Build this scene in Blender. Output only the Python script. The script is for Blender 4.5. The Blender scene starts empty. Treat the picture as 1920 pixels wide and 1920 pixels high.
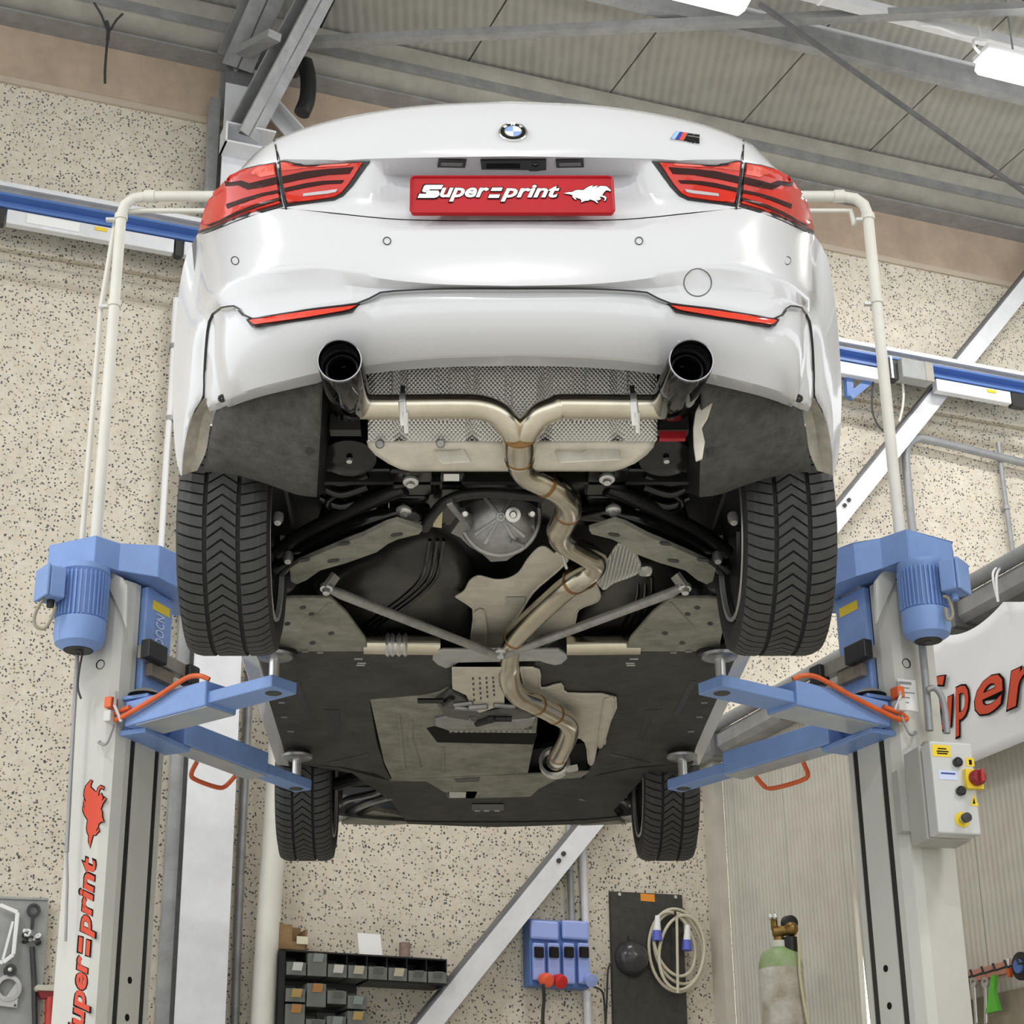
import bpy, bmesh, math, random
from mathutils import Vector as V, Matrix
from mathutils.bvhtree import BVHTree
R = random.Random(11)
sc = bpy.context.scene
col = sc.collection

# ------------------------------------------------------------------ camera
TH, F, PX = 0.39654, 3507.0, 841.0
CAM = V((-.163, -5.136, .2))
H = 2.258                                   # height of the rear wheel centres on the raised lift
cd = bpy.data.cameras.new('camera'); cam = bpy.data.objects.new('camera', cd); col.objects.link(cam)
cam.location = CAM; cam.rotation_euler = (math.pi/2 + TH, 0, 0)
cd.sensor_width = 36; cd.lens = F*36/1920; cd.shift_x = (960-PX)/1920
cd.clip_end = 200
sc.camera = cam
# ------------------------------------------------------------------ light
wd = bpy.data.worlds.new('world'); sc.world = wd; wd.use_nodes = True
bg = wd.node_tree.nodes['Background']; bg.inputs[0].default_value = (.96, .985, 1.0, 1); bg.inputs[1].default_value = 1.25
def area(name, loc, rot, sx, sy, power, colr=(1, .98, .95)):
    l = bpy.data.lights.new(name, 'AREA'); l.shape = 'RECTANGLE'; l.size = sx; l.size_y = sy; l.energy = power; l.color = colr
    o = bpy.data.objects.new(name, l); col.objects.link(o); o.location = loc; o.rotation_euler = rot
    return o
# area lights added under the roof, out of view and without lamp bodies
area('roof_area_light', (-4.5, -2.5, 6.9), (0, 0, math.radians(20)), 1.6, .25, 160)
area('roof_area_light', (4.5, -2.5, 6.9), (0, 0, math.radians(20)), 1.6, .25, 160)
area('roof_area_light', (0, -6.5, 6.9), (0, 0, math.radians(20)), 1.6, .25, 160)
sc.view_settings.view_transform = 'Standard'; sc.view_settings.look = 'None'
sc.view_settings.exposure = 0.38; sc.view_settings.gamma = 1; sc.view_settings.use_curve_mapping = False
sc.cycles.use_denoising = True
sc.cycles.max_bounces = 8; sc.cycles.caustics_reflective = False; sc.cycles.caustics_refractive = False

# ------------------------------------------------------------------ helpers
def ray(px, py):
    a = (px-PX)/F; b = (960-py)/F
    return V((a, math.cos(TH)-b*math.sin(TH), math.sin(TH)+b*math.cos(TH)))
def U(px, py, x=None, y=None, z=None):      # z is given relative to the rear wheel centres
    d = ray(px, py)
    if x is not None: t = (x-CAM.x)/d.x
    elif y is not None: t = (y-CAM.y)/d.y
    else: t = (z+H-CAM.z)/d.z
    return CAM+d*t
def UP(px, py, q, n):
    d = ray(px, py); return CAM+d*((q-CAM).dot(n)/d.dot(n))
ROT = math.radians(20.2)
EU = V((math.cos(ROT), math.sin(ROT), 0)); EN = V((math.sin(ROT), -math.cos(ROT), 0)); Q0 = V((.4, 5.36, 0))
EZ = V((0, 0, 1))
def RW(u, n, z): return Q0+EU*u+EN*n+EZ*z   # room axes: u along the back wall, n out of it
def W(px, py, n=0):                         # (u, z) of a point at distance n from the back wall
    p = UP(px, py, Q0+EN*n, EN); return (p-Q0).dot(EU), p.z
UD = 1.06                                   # the sheet-metal partition meets the back wall here
def D(px, py, o=0):                         # (n, z) of a point on the partition
    p = UP(px, py, RW(UD-o, 0, 0), EU); return (p-Q0).dot(EN), p.z

class M:
    def __init__(s): s.v = []; s.f = []
    def add(s, vs, fs):
        o = len(s.v); s.v += [V(v) for v in vs]; s.f += [[i+o for i in f] for f in fs]; return s
    def ob(s, o, a, b, c):                  # box from a corner and three edge vectors
        o = V(o); a = V(a); b = V(b); c = V(c)
        vs = [o, o+a, o+a+b, o+b, o+c, o+a+c, o+a+b+c, o+b+c]
        fs = [[0,3,2,1],[4,5,6,7],[0,1,5,4],[1,2,6,5],[2,3,7,6],[3,0,4,7]]
        if a.cross(b).dot(c) < 0: fs = [f[::-1] for f in fs]
        return s.add(vs, fs)
    def box(s, x0, x1, y0, y1, z0, z1): return s.ob((x0,y0,z0), (x1-x0,0,0), (0,y1-y0,0), (0,0,z1-z0))
    def bar(s, p, q, w, h, up=EZ):          # square bar from p to q
        p = V(p); q = V(q); d = q-p; a = d.cross(up).normalized(); b = a.cross(d).normalized()
        return s.ob(p-a*w/2-b*h/2, d, a*w, b*h)
    def tube(s, pts, r, n=12, cap=True):
        pts = [V(p) for p in pts]; rs = r if isinstance(r, (list, tuple)) else [r]*len(pts)
        t0 = (pts[1]-pts[0]).normalized(); a = t0.orthogonal().normalized(); rings = []
        for i, p in enumerate(pts):
            t = ((pts[min(i+1, len(pts)-1)]-p).normalized()+(p-pts[max(i-1, 0)]).normalized()).normalized()
            a = (a-t*a.dot(t)).normalized(); b = t.cross(a)
            rings.append([p+(a*math.cos(k*2*math.pi/n)+b*math.sin(k*2*math.pi/n))*rs[i] for k in range(n)])
        vs = [v for q in rings for v in q]; fs = []
        for i in range(len(pts)-1):
            for k in range(n):
                j = (k+1) % n; fs.append([i*n+k, i*n+j, (i+1)*n+j, (i+1)*n+k])
        if cap: fs += [list(range(n))[::-1], [(len(pts)-1)*n+k for k in range(n)]]
        return s.add(vs, fs)
    def cyl(s, p, q, r, r2=None, n=20): return s.tube([p, q], [r, r if r2 is None else r2], n)
    def lathe(s, c, ax, prof, n=32, a0=0, a1=2*math.pi, ref=None):   # prof: (radius, height along axis)
        c = V(c); ax = V(ax).normalized(); a = (V(ref) if ref else ax.orthogonal()).normalized(); b = ax.cross(a)
        full = abs(a1-a0-2*math.pi) < 1e-6; m = n if full else n+1; vs = []
        for r, h in prof:
            for k in range(m):
                t = a0+(a1-a0)*k/n; vs.append(c+ax*h+(a*math.cos(t)+b*math.sin(t))*r)
        fs = []
        for i in range(len(prof)-1):
            for k in range(n):
                j = (k+1) % m; fs.append([i*m+k, i*m+j, (i+1)*m+j, (i+1)*m+k])
        return s.add(vs, fs)
    def prism(s, pts, vec):
        pts = [V(p) for p in pts]; vec = V(vec); n = len(pts)
        nrm = V((0,0,0))
        for i in range(n): nrm += pts[i].cross(pts[(i+1) % n])
        if nrm.dot(vec) > 0: pts = pts[::-1]
        vs = pts+[p+vec for p in pts]
        return s.add(vs, [list(range(n)), [n+i for i in range(n)][::-1]]+[[i, i+n, (i+1) % n+n, (i+1) % n] for i in range(n)])
    def grid(s, rows):
        m = len(rows[0]); vs = [p for r in rows for p in r]; fs = []
        for i in range(len(rows)-1):
            for k in range(m-1): fs.append([i*m+k, i*m+k+1, (i+1)*m+k+1, (i+1)*m+k])
        return s.add(vs, fs)
    def sphere(s, c, r, n=14): return s.lathe(c, (0,0,1), [(max(1e-4, r*math.sin(math.pi*i/8)), -r*math.cos(math.pi*i/8)) for i in range(9)], n)
    def mir(s):
        q = M(); q.v = [V((-v.x, v.y, v.z)) for v in s.v]; q.f = [f[::-1] for f in s.f]; return q
    def build(s, name, mat, parent=None, smooth=35, bevel=0, solid=0, sub=0, label=None, loc=None):
        org = V((0,0,0)); p = parent
        while p: org = org+p.location; p = p.parent
        if loc is not None: loc = V(loc); org = org+loc
        me = bpy.data.meshes.new(name); me.from_pydata([v-org for v in s.v], [], s.f); me.update()
        bm = bmesh.new(); bm.from_mesh(me)
        big = [f for f in bm.faces if len(f.verts) > 4]
        if big: bmesh.ops.triangulate(bm, faces=big, ngon_method='EAR_CLIP')
        bm.to_mesh(me); bm.free()
        me.materials.append(mat)
        if smooth:
            me.shade_smooth()
            if smooth < 180: me.set_sharp_from_angle(angle=math.radians(smooth))
        o = bpy.data.objects.new(name, me); col.objects.link(o); o.parent = parent
        if loc is not None: o.location = loc
        if bevel:
            m = o.modifiers.new('bevel', 'BEVEL'); m.width = bevel; m.segments = 2; m.limit_method = 'ANGLE'; m.angle_limit = math.radians(40)
        if solid:
            m = o.modifiers.new('solid', 'SOLIDIFY'); m.thickness = solid; m.offset = -1
        if sub:
            m = o.modifiers.new('sub', 'SUBSURF'); m.levels = sub; m.render_levels = sub
        if label: o['label'] = label
        return o
def thing(name, loc, label, cat, group=None):
    o = bpy.data.objects.new(name, None); col.objects.link(o); o.location = loc; o.empty_display_size = .1
    o['label'] = label; o['category'] = cat
    if group: o['group'] = group
    return o
def tag(o, label, cat, group=None):
    o['label'] = label; o['category'] = cat
    if group: o['group'] = group
    return o
def struct(o): o['kind'] = 'structure'; return o
def stuff(o): o['kind'] = 'stuff'; return o
def smoothpath(pts, k=6):                   # Catmull-Rom through points
    pts = [V(p) for p in pts]; out = []
    for i in range(len(pts)-1):
        a = pts[max(i-1, 0)]; b = pts[i]; c = pts[i+1]; d = pts[min(i+2, len(pts)-1)]
        for j in range(k):
            t = j/k
            out.append(.5*((2*b)+(c-a)*t+(2*a-5*b+4*c-d)*t*t+(3*b-a-3*c+d)*t**3))
    return out+[pts[-1]]
def resample(pts, n):
    L = [0]
    for i in range(1, len(pts)): L.append(L[-1]+(pts[i]-pts[i-1]).length)
    out = []; j = 0
    for k in range(n):
        s = L[-1]*k/(n-1)
        while j < len(L)-2 and L[j+1] < s: j += 1
        t = (s-L[j])/max(1e-9, L[j+1]-L[j]); out.append(pts[j].lerp(pts[j+1], t))
    return out

# ------------------------------------------------------------------ materials
def mat(name, c, rough=.5, metal=0, var=.0, vscale=8, coat=0, bump=0, bscale=60, trans=0, emit=0, c2=None, spec=.5, rvar=0):
    m = bpy.data.materials.new(name); m.use_nodes = True; nt = m.node_tree; b = nt.nodes['Principled BSDF']
    b.inputs['Base Color'].default_value = (*c, 1); b.inputs['Roughness'].default_value = rough
    b.inputs['Metallic'].default_value = metal; b.inputs['Coat Weight'].default_value = coat
    b.inputs['Coat Roughness'].default_value = .04; b.inputs['Specular IOR Level'].default_value = spec
    b.inputs['Transmission Weight'].default_value = trans
    if emit: b.inputs['Emission Color'].default_value = (1, 1, 1, 1); b.inputs['Emission Strength'].default_value = emit
    if var or c2 or bump or rvar: tc = nt.nodes.new('ShaderNodeTexCoord')
    if var or c2:
        n = nt.nodes.new('ShaderNodeTexNoise'); n.inputs['Scale'].default_value = vscale; n.inputs['Detail'].default_value = 5
        n.inputs['Roughness'].default_value = .65
        nt.links.new(tc.outputs['Object'], n.inputs['Vector'])
        r = nt.nodes.new('ShaderNodeValToRGB'); r.color_ramp.elements[0].position = .32; r.color_ramp.elements[1].position = .68
        d = c2 or tuple(x*(1-var) for x in c)
        r.color_ramp.elements[0].color = (*d, 1); r.color_ramp.elements[1].color = (*c, 1)
        nt.links.new(n.outputs['Fac'], r.inputs['Fac']); nt.links.new(r.outputs['Color'], b.inputs['Base Color'])
        if rvar:
            k = nt.nodes.new('ShaderNodeMapRange'); k.inputs['To Min'].default_value = rough-rvar; k.inputs['To Max'].default_value = rough+rvar
            nt.links.new(n.outputs['Fac'], k.inputs['Value']); nt.links.new(k.outputs[0], b.inputs['Roughness'])
    if bump:
        n = nt.nodes.new('ShaderNodeTexNoise'); n.inputs['Scale'].default_value = bscale; n.inputs['Detail'].default_value = 3
        nt.links.new(tc.outputs['Object'], n.inputs['Vector'])
        bp = nt.nodes.new('ShaderNodeBump'); bp.inputs['Strength'].default_value = bump; bp.inputs['Distance'].default_value = .01
        nt.links.new(n.outputs['Fac'], bp.inputs['Height']); nt.links.new(bp.outputs[0], b.inputs['Normal'])
    return m
paint = mat('white_paint', (.62, .63, .655), .25, coat=1)
blackp = mat('black_plastic', (.012, .012, .012), .45, var=.5)
glossb = mat('gloss_black', (.006, .006, .006), .18, var=.4, vscale=14)
seal = mat('black_seal', (.01, .01, .012), .35)
felt = mat('felt_liner', (.11, .108, .10), .95, var=.45, vscale=30, bump=.4, bscale=200)
traym = mat('tray_plastic', (.07, .068, .058), .8, var=.5, vscale=10, bump=.2, bscale=140)
greyp = mat('dusty_grey_plastic', (.33, .32, .27), .7, var=.5, vscale=9, bump=.2, bscale=120)
alu = mat('aluminium', (.62, .61, .58), .35, metal=.85, var=.2, vscale=12)
alud = mat('cast_aluminium', (.42, .42, .42), .38, metal=.8, var=.4, vscale=14)
alub = mat('dusty_aluminium', (.74, .70, .60), .5, metal=.35, var=.22, vscale=14, bump=.1, bscale=30)
zinc = mat('zinc_bolt', (.75, .75, .74), .3, metal=.8)
rodm = mat('brace_rod', (.42, .41, .39), .5, metal=.5, var=.35, vscale=20)
pipe = mat('stainless_pipe', (.70, .65, .54), .2, metal=1, c2=(.54, .49, .38), vscale=6, rvar=.05)
weld = mat('weld_bead', (.34, .2, .09), .35, metal=1)
bchrome = mat('black_chrome', (.06, .06, .065), .06, metal=1)
chrome = mat('chrome', (.8, .8, .82), .08, metal=1)
rubber = mat('tyre_rubber', (.05, .051, .05), .62, var=.3, vscale=20)
rubberd = mat('tyre_groove', (.018, .018, .018), .8)
lens = mat('red_lens', (.62, .028, .014), .12, spec=.3, coat=.5, var=.25, vscale=9)
lensd = mat('red_lens_dark', (.03, .006, .005), .3, spec=.2)
lensl = mat('red_lens_light', (.8, .1, .06), .1, coat=1)
clear = mat('clear_lens', (.5, .47, .5), .12, coat=1)
platem = mat('red_plate', (.42, .004, .011), .4, var=.15, vscale=5, spec=.25)
whitem = mat('white_print', (.85, .85, .85), .5)
blackm = mat('black_print', (.006, .006, .006), .8, spec=.2)
redm = mat('red_print', (.62, .06, .02), .5)
bluelt = mat('emblem_blue', (.25, .38, .85), .2, coat=1)
mblue = mat('badge_blue', (.03, .06, .3), .2); mred = mat('badge_red', (.7, .08, .06), .2)
cream = mat('lift_cream', (.58, .575, .53), .45, var=.1, vscale=4)
creamg = mat('lift_grey', (.44, .44, .41), .5, var=.12, vscale=5)
blue = mat('lift_blue', (.21, .34, .67), .45, var=.16, vscale=6)
blued = mat('rail_blue', (.10, .2, .50), .4, var=.15)
orange = mat('orange_tube', (.72, .13, .03), .4, var=.15, vscale=20)
galv = mat('galvanised', (.40, .405, .41), .5, metal=.35, var=.3, vscale=7)
galvl = mat('galvanised_light', (.78, .79, .82), .55, metal=.1, var=.14, vscale=6)
galvd = mat('galvanised_dark', (.2, .2, .21), .6, metal=.3, var=.3, vscale=6)
tanm = mat('roof_sheet', (.40, .38, .335), .6, var=.25, vscale=5)
pipew = mat('white_pipe', (.72, .70, .64), .5, var=.12, vscale=5)
pipeg = mat('grey_conduit', (.34, .35, .36), .45, metal=.3, var=.2, vscale=8)
darkm = mat('dark_steel', (.045, .045, .045), .5, var=.4, vscale=12)
yellow = mat('yellow_print', (.85, .62, .03), .5)
whitec = mat('banner_cloth', (.86, .86, .87), .9, var=.05, vscale=3)
lampm = mat('lamp_diffuser', (1, 1, 1), .5, emit=7)
boardm = mat('grey_board', (.36, .37, .36), .7, var=.2, vscale=6)
brown = mat('old_wood', (.32, .2, .09), .8, var=.4, vscale=9)
binm = mat('bin_plastic', (.17, .185, .165), .6, var=.2, vscale=9)
def aggregate(name, base, base2, spot, sc_=26, amt=.5):
    m = bpy.data.materials.new(name); m.use_nodes = True; nt = m.node_tree; b = nt.nodes['Principled BSDF']; N = nt.nodes.new; L = nt.links.new
    b.inputs['Roughness'].default_value = .9
    tc = N('ShaderNodeTexCoord')
    n = N('ShaderNodeTexNoise'); n.inputs['Scale'].default_value = 9; n.inputs['Detail'].default_value = 6; n.inputs['Roughness'].default_value = .8; L(tc.outputs['Object'], n.inputs['Vector'])
    r = N('ShaderNodeValToRGB'); r.color_ramp.elements[0].position = .35; r.color_ramp.elements[1].position = .66
    r.color_ramp.elements[0].color = (*base2, 1); r.color_ramp.elements[1].color = (*base, 1); L(n.outputs['Fac'], r.inputs['Fac'])
    w = N('ShaderNodeTexNoise'); w.inputs['Scale'].default_value = 40; L(tc.outputs['Object'], w.inputs['Vector'])
    mx = N('ShaderNodeMix'); mx.data_type = 'VECTOR'; mx.inputs[0].default_value = .025; L(tc.outputs['Object'], mx.inputs[4]); L(w.outputs['Color'], mx.inputs[5])
    v = N('ShaderNodeTexVoronoi'); v.inputs['Scale'].default_value = sc_; L(mx.outputs[1], v.inputs['Vector'])
    lt = N('ShaderNodeMapRange'); lt.inputs['From Min'].default_value = .28; lt.inputs['From Max'].default_value = .40; lt.inputs['To Min'].default_value = 1; lt.inputs['To Max'].default_value = 0; L(v.outputs['Distance'], lt.inputs['Value'])
    sx = N('ShaderNodeSeparateColor'); L(v.outputs['Color'], sx.inputs[0])
    gt = N('ShaderNodeMath'); gt.operation = 'GREATER_THAN'; gt.inputs[1].default_value = 1-amt; L(sx.outputs[0], gt.inputs[0])
    mu = N('ShaderNodeMath'); mu.operation = 'MULTIPLY'; L(lt.outputs[0], mu.inputs[0]); L(gt.outputs[0], mu.inputs[1])
    mc = N('ShaderNodeMix'); mc.data_type = 'RGBA'; L(mu.outputs[0], mc.inputs[0]); L(r.outputs['Color'], mc.inputs[6]); mc.inputs[7].default_value = (*spot, 1)
    # pinkish and pale stones
    v2 = N('ShaderNodeTexVoronoi'); v2.inputs['Scale'].default_value = sc_*.8; L(tc.outputs['Object'], v2.inputs['Vector'])
    s2 = N('ShaderNodeSeparateColor'); L(v2.outputs['Color'], s2.inputs[0])
    m2 = N('ShaderNodeMapRange'); m2.inputs['From Min'].default_value = .55; m2.inputs['From Max'].default_value = 1; m2.inputs['To Max'].default_value = .4; L(s2.outputs[1], m2.inputs['Value'])
    mc2 = N('ShaderNodeMix'); mc2.data_type = 'RGBA'; L(m2.outputs[0], mc2.inputs[0]); L(mc.outputs[2], mc2.inputs[6]); mc2.inputs[7].default_value = (base[0]*.98, base[1]*.86, base[2]*.74, 1)
    L(mc2.outputs[2], b.inputs['Base Color'])
    return m
aggr = aggregate('exposed_aggregate', (.70, .655, .555), (.565, .52, .43), (.07, .066, .07), 60, .6)
def ribbed(name, c, c2, scale, axis='X', bump=.25):
    m = bpy.data.materials.new(name); m.use_nodes = True; nt = m.node_tree; b = nt.nodes['Principled BSDF']; N = nt.nodes.new; L = nt.links.new
    b.inputs['Roughness'].default_value = .7
    tc = N('ShaderNodeTexCoord'); w = N('ShaderNodeTexWave'); w.bands_direction = axis; w.inputs['Scale'].default_value = scale; w.inputs['Distortion'].default_value = .6; w.inputs['Detail'].default_value = 2
    L(tc.outputs['Object'], w.inputs['Vector'])
    n = N('ShaderNodeTexNoise'); n.inputs['Scale'].default_value = 6; n.inputs['Detail'].default_value = 6; L(tc.outputs['Object'], n.inputs['Vector'])
    mm = N('ShaderNodeMath'); mm.operation = 'MULTIPLY_ADD'; mm.inputs[1].default_value = .35; L(w.outputs['Fac'], mm.inputs[0]); L(n.outputs['Fac'], mm.inputs[2])
    r = N('ShaderNodeValToRGB'); r.color_ramp.elements[0].position = .4; r.color_ramp.elements[1].position = .85; r.color_ramp.elements[0].color = (*c2, 1); r.color_ramp.elements[1].color = (*c, 1)
    L(mm.outputs[0], r.inputs['Fac']); L(r.outputs['Color'], b.inputs['Base Color'])
    bp = N('ShaderNodeBump'); bp.inputs['Strength'].default_value = bump; bp.inputs['Distance'].default_value = .01; L(w.outputs['Fac'], bp.inputs['Height']); L(bp.outputs[0], b.inputs['Normal'])
    return m
doorm = ribbed('ribbed_sheet', (.66, .635, .565), (.55, .525, .46), 9, 'Y')
ceilm = ribbed('roof_panel', (.43, .42, .385), (.35, .34, .31), 5, 'X', .3)
def dimpled(name, c):
    m = bpy.data.materials.new(name); m.use_nodes = True; nt = m.node_tree; b = nt.nodes['Principled BSDF']; N = nt.nodes.new; L = nt.links.new
    b.inputs['Metallic'].default_value = .75; b.inputs['Roughness'].default_value = .36; b.inputs['Base Color'].default_value = (*c, 1)
    tc = N('ShaderNodeTexCoord'); hs = []
    for a in (45, -45):
        mp = N('ShaderNodeMapping'); mp.inputs['Rotation'].default_value = (0, math.radians(a), 0); L(tc.outputs['Object'], mp.inputs['Vector'])
        w = N('ShaderNodeTexWave'); w.bands_direction = 'X'; w.inputs['Scale'].default_value = 40; L(mp.outputs[0], w.inputs['Vector']); hs.append(w)
    mu = N('ShaderNodeMath'); mu.operation = 'MULTIPLY'; L(hs[0].outputs['Fac'], mu.inputs[0]); L(hs[1].outputs['Fac'], mu.inputs[1])
    bp = N('ShaderNodeBump'); bp.inputs['Strength'].default_value = .9; bp.inputs['Distance'].default_value = .005; L(mu.outputs[0], bp.inputs['Height']); L(bp.outputs[0], b.inputs['Normal'])
    return m
dimple = dimpled('dimpled_aluminium', (.86, .85, .83))

# ------------------------------------------------------------------ lettering
def glyphs(s, shear=0, off=0):
    cu = bpy.data.curves.new('t', 'FONT'); cu.body = s; cu.shear = shear; cu.offset = off; cu.resolution_u = 3
    o = bpy.data.objects.new('t', cu); col.objects.link(o); dg = bpy.context.evaluated_depsgraph_get(); dg.update()
    me = bpy.data.meshes.new_from_object(o.evaluated_get(dg)); vs = [v.co.copy() for v in me.vertices]; fs = [list(p.vertices) for p in me.polygons]
    bpy.data.objects.remove(o); bpy.data.curves.remove(cu); bpy.data.meshes.remove(me)
    return vs, fs
def flat(vs, fs, o, ex, ey, box, lift, thick):    # flat outline -> thin raised letters in the frame (o, ex, ey)
    o = V(o); ex = V(ex); ey = V(ey); n = ex.cross(ey).normalized()
    x0, x1, y0, y1 = box
    P = [o+ex*((v.x-x0)/(x1-x0))+ey*((v.y-y0)/(y1-y0)) for v in vs]
    m = M(); m.add([p+n*(lift+thick) for p in P], fs)
    cnt = {}
    for f in fs:
        for i in range(len(f)):
            e = (f[i], f[(i+1) % len(f)]); cnt[e] = 1
    nv = len(P); m2 = [p+n*lift for p in P]
    m.v += m2
    m.f += [[b, a, a+nv, b+nv] for a, b in cnt if (b, a) not in cnt]
    return m
def bb(vs): return min(v.x for v in vs), max(v.x for v in vs), min(v.y for v in vs), max(v.y for v in vs)
def text(s, o, ex, ey, lift=.0005, thick=.001, shear=0, off=0):
    vs, fs = glyphs(s, shear, off); return flat(vs, fs, o, ex, ey, bb(vs), lift, thick)
def logo_word(o, ex, ey, lift, thick, grow=0):    # slanted word with a split capital and a two-bar middle letter
    o = V(o); ex = V(ex); ey = V(ey); out = M()
    def put(vs, fs, x0, x1, y0, y1):
        m = flat(vs, fs, o+ex*x0+ey*y0, ex*(x1-x0), ey*(y1-y0), bb(vs), lift, thick); out.add(m.v, m.f)
    def poly(p):
        vs = [V((a, b, 0)) for a, b in p]; c = sum(vs, V((0,0,0)))/len(vs)
        if grow: vs = [v+V((math.copysign(.006, v.x-c.x), math.copysign(.05, v.y-c.y), 0)) for v in vs]
        m = flat(vs, [list(range(len(vs)))], o, ex, ey, (0, 1, 0, 1), lift, thick); out.add(m.v, m.f)
    g = .045 if grow else .028
    for p in ([(.035,1),(.175,1),(.15,.72),(.075,.72),(.075,.62),(.16,.62),(.155,.2),(.13,.1),(.10,.1),(.085,.5),(.03,.5),(.02,.62),(.03,.85)][:0] or []): pass
    poly([(.03,.62),(.045,.95),(.06,1.0),(.18,1.0),(.165,.74),(.085,.74),(.078,.62)])
    poly([(.03,.66),(.145,.66),(.152,.56),(.04,.56)])
    poly([(.0,.22),(.012,.46),(.14,.46),(.152,.56),(.155,.42),(.14,.28),(.12,.22)])
    poly([(.06,.56),(.152,.56),(.145,.44),(.06,.44)])
    d = .02 if grow else 0
    for s_, x0, x1, y0, y1 in (('uper', .157, .503, 0, .84), ('print', .583, 1.0, 0, 1.0)):
        vs, fs = glyphs(s_, .32, g); put(vs, fs, x0-d*.3, x1+d*.3, y0-d*2, y1+d*2)
    poly([(.525,.84),(.60,.84),(.59,.64),(.515,.64)]); poly([(.505,.42),(.58,.42),(.57,.22),(.495,.22)])
    return out
HORSE = [(260,645),(380,612),(500,605),(560,570),(640,550),(780,555),(800,560),(900,490),(1000,440),(1090,425),(1030,480),(1150,440),(1215,435),(1140,500),(1290,440),(1400,440),(1470,460),(1580,560),(1560,588),(1490,560),(1440,560),(1360,640),(1320,700),(1410,725),(1445,770),(1400,850),(1365,850),(1400,790),(1360,755),(1290,735),(1240,740),(1290,800),(1200,840),(1130,810),(1200,890),(1180,912),(1100,850),(980,810),(940,840),(830,850),(730,895),(740,840),(700,790),(640,780),(560,740),(605,820),(570,815),(490,740),(500,690),(400,665)]
def horse(o, ex, ey, lift, thick, grow=0):
    vs = [V((x, -y, 0)) for x, y in HORSE]; b = bb(vs)
    if grow:
        n = len(vs); w = []
        for i in range(n):
            t = (vs[(i+1) % n]-vs[i-1]); w.append(vs[i]+V((-t.y, t.x, 0)).normalized()*22)
        vs = w
    return flat(vs, [list(range(len(vs)))[::-1]], o, ex, ey, b, lift, thick)

# ================================================================== THE HALL
HC = 7.6
def rbox(m, u0, u1, n0, n1, z0, z1): return m.ob(RW(u0, n0, z0), EU*(u1-u0), EN*(n1-n0), EZ*(z1-z0))
def rprof(m, u0, u1, prof): return m.prism([RW(u0, n, z) for n, z in prof], EU*(u1-u0))
def zn(px, py, z):
    p = U(px, py, z=z-H)-Q0; return p.dot(EU), p.dot(EN)
floor = struct(M().box(-14, 14, -16, 9, -.2, 0).build('floor', mat('concrete_floor', (.62, .60, .55), .5, var=.2, vscale=2), smooth=0))
# back wall of precast slabs: two slabs, a moulded joint between them, a plain painted band on top
zj0 = W(100, 545)[1]; zj1 = W(100, 480)[1]; zb0 = W(0, 152)[1]
m = M(); rbox(m, -8, 9, -.3, -.06, 0, HC+.3)
wallb = struct(m.build('wall_back', aggr, smooth=0))
rbox(m := M(), -8, 9, -.06, 0, 0, zj0).build('panel', aggr, wallb, smooth=0, bevel=.012)
rbox(m := M(), -8, 9, -.06, 0, zj1, zb0).build('panel', aggr, wallb, smooth=0, bevel=.012)
zm = (zj0+zj1)/2; w_ = (zj1-zj0)
rprof(m := M(), -8, 9, [(-.06, zm-w_*.28), (-.015, zm-w_*.16), (0, zm), (-.015, zm+w_*.16), (-.06, zm+w_*.28)]).build('joint_moulding', aggr, wallb, smooth=50)
rbox(m := M(), -8, 9, -.06, .012, zb0, HC+.2).build('painted_band', mat('painted_band', (.52, .40, .30), .8, var=.22, vscale=5), wallb, smooth=0)
rbox(m := M(), -8, 9, -.06, .02, zb0-.012, zb0+.03).build('band_edge', mat('band_edge', (.55, .47, .37), .8, var=.1), wallb, smooth=0)
# eave beam along the top of the wall
ze = W(100, 70)[1]
p = UP(100, 36, RW(0, 0, ze), EZ)-Q0; ne = p.dot(EN)
zt = ze+.16
m = M(); rprof(m, -8, 9, [(0, ze), (ne, ze), (ne, ze+.012), (.1, ze+.025), (.1, zt), (0, zt)])
o = thing('eave_beam', RW(0, 0, ze), 'long galvanised eave beam running along the very top of the back wall', 'beam')
m.build('bottom_flange', galv, o, smooth=0)
m = M(); rprof(m, -8, 9, [(ne-.13, ze+.03), (ne-.02, ze+.06), (ne+.05, ze+.13), (ne+.03, ze+.2), (ne+.07, ze+.235), (ne+.09, ze+.30), (ne-.13, ze+.30)])
m.build('gutter_sheet', tanm, o, smooth=60)
# ceiling slabs with open joints running away from the wall
us = sorted([zn(886, 103, HC)[0], zn(1150, 167, HC)[0], zn(1395, 227, HC)[0]]); wd_ = (us[2]-us[0])/2
ceil = struct(rbox(M(), -9, 10, -.3, 17, HC+.06, HC+.3).build('ceiling', ceilm, smooth=0))
e = us[0]-9*wd_; k = 0
edges = [us[0]+wd_*i for i in range(-9, 11)]; edges[9] = us[0]; edges[10] = us[1]; edges[11] = us[2]
for a, b in zip(edges[:-1], edges[1:]):
    rbox(M(), a+.006, b-.006, -.3, 17, HC, HC+.06).build('panel', ceilm, ceil, smooth=0)
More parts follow.
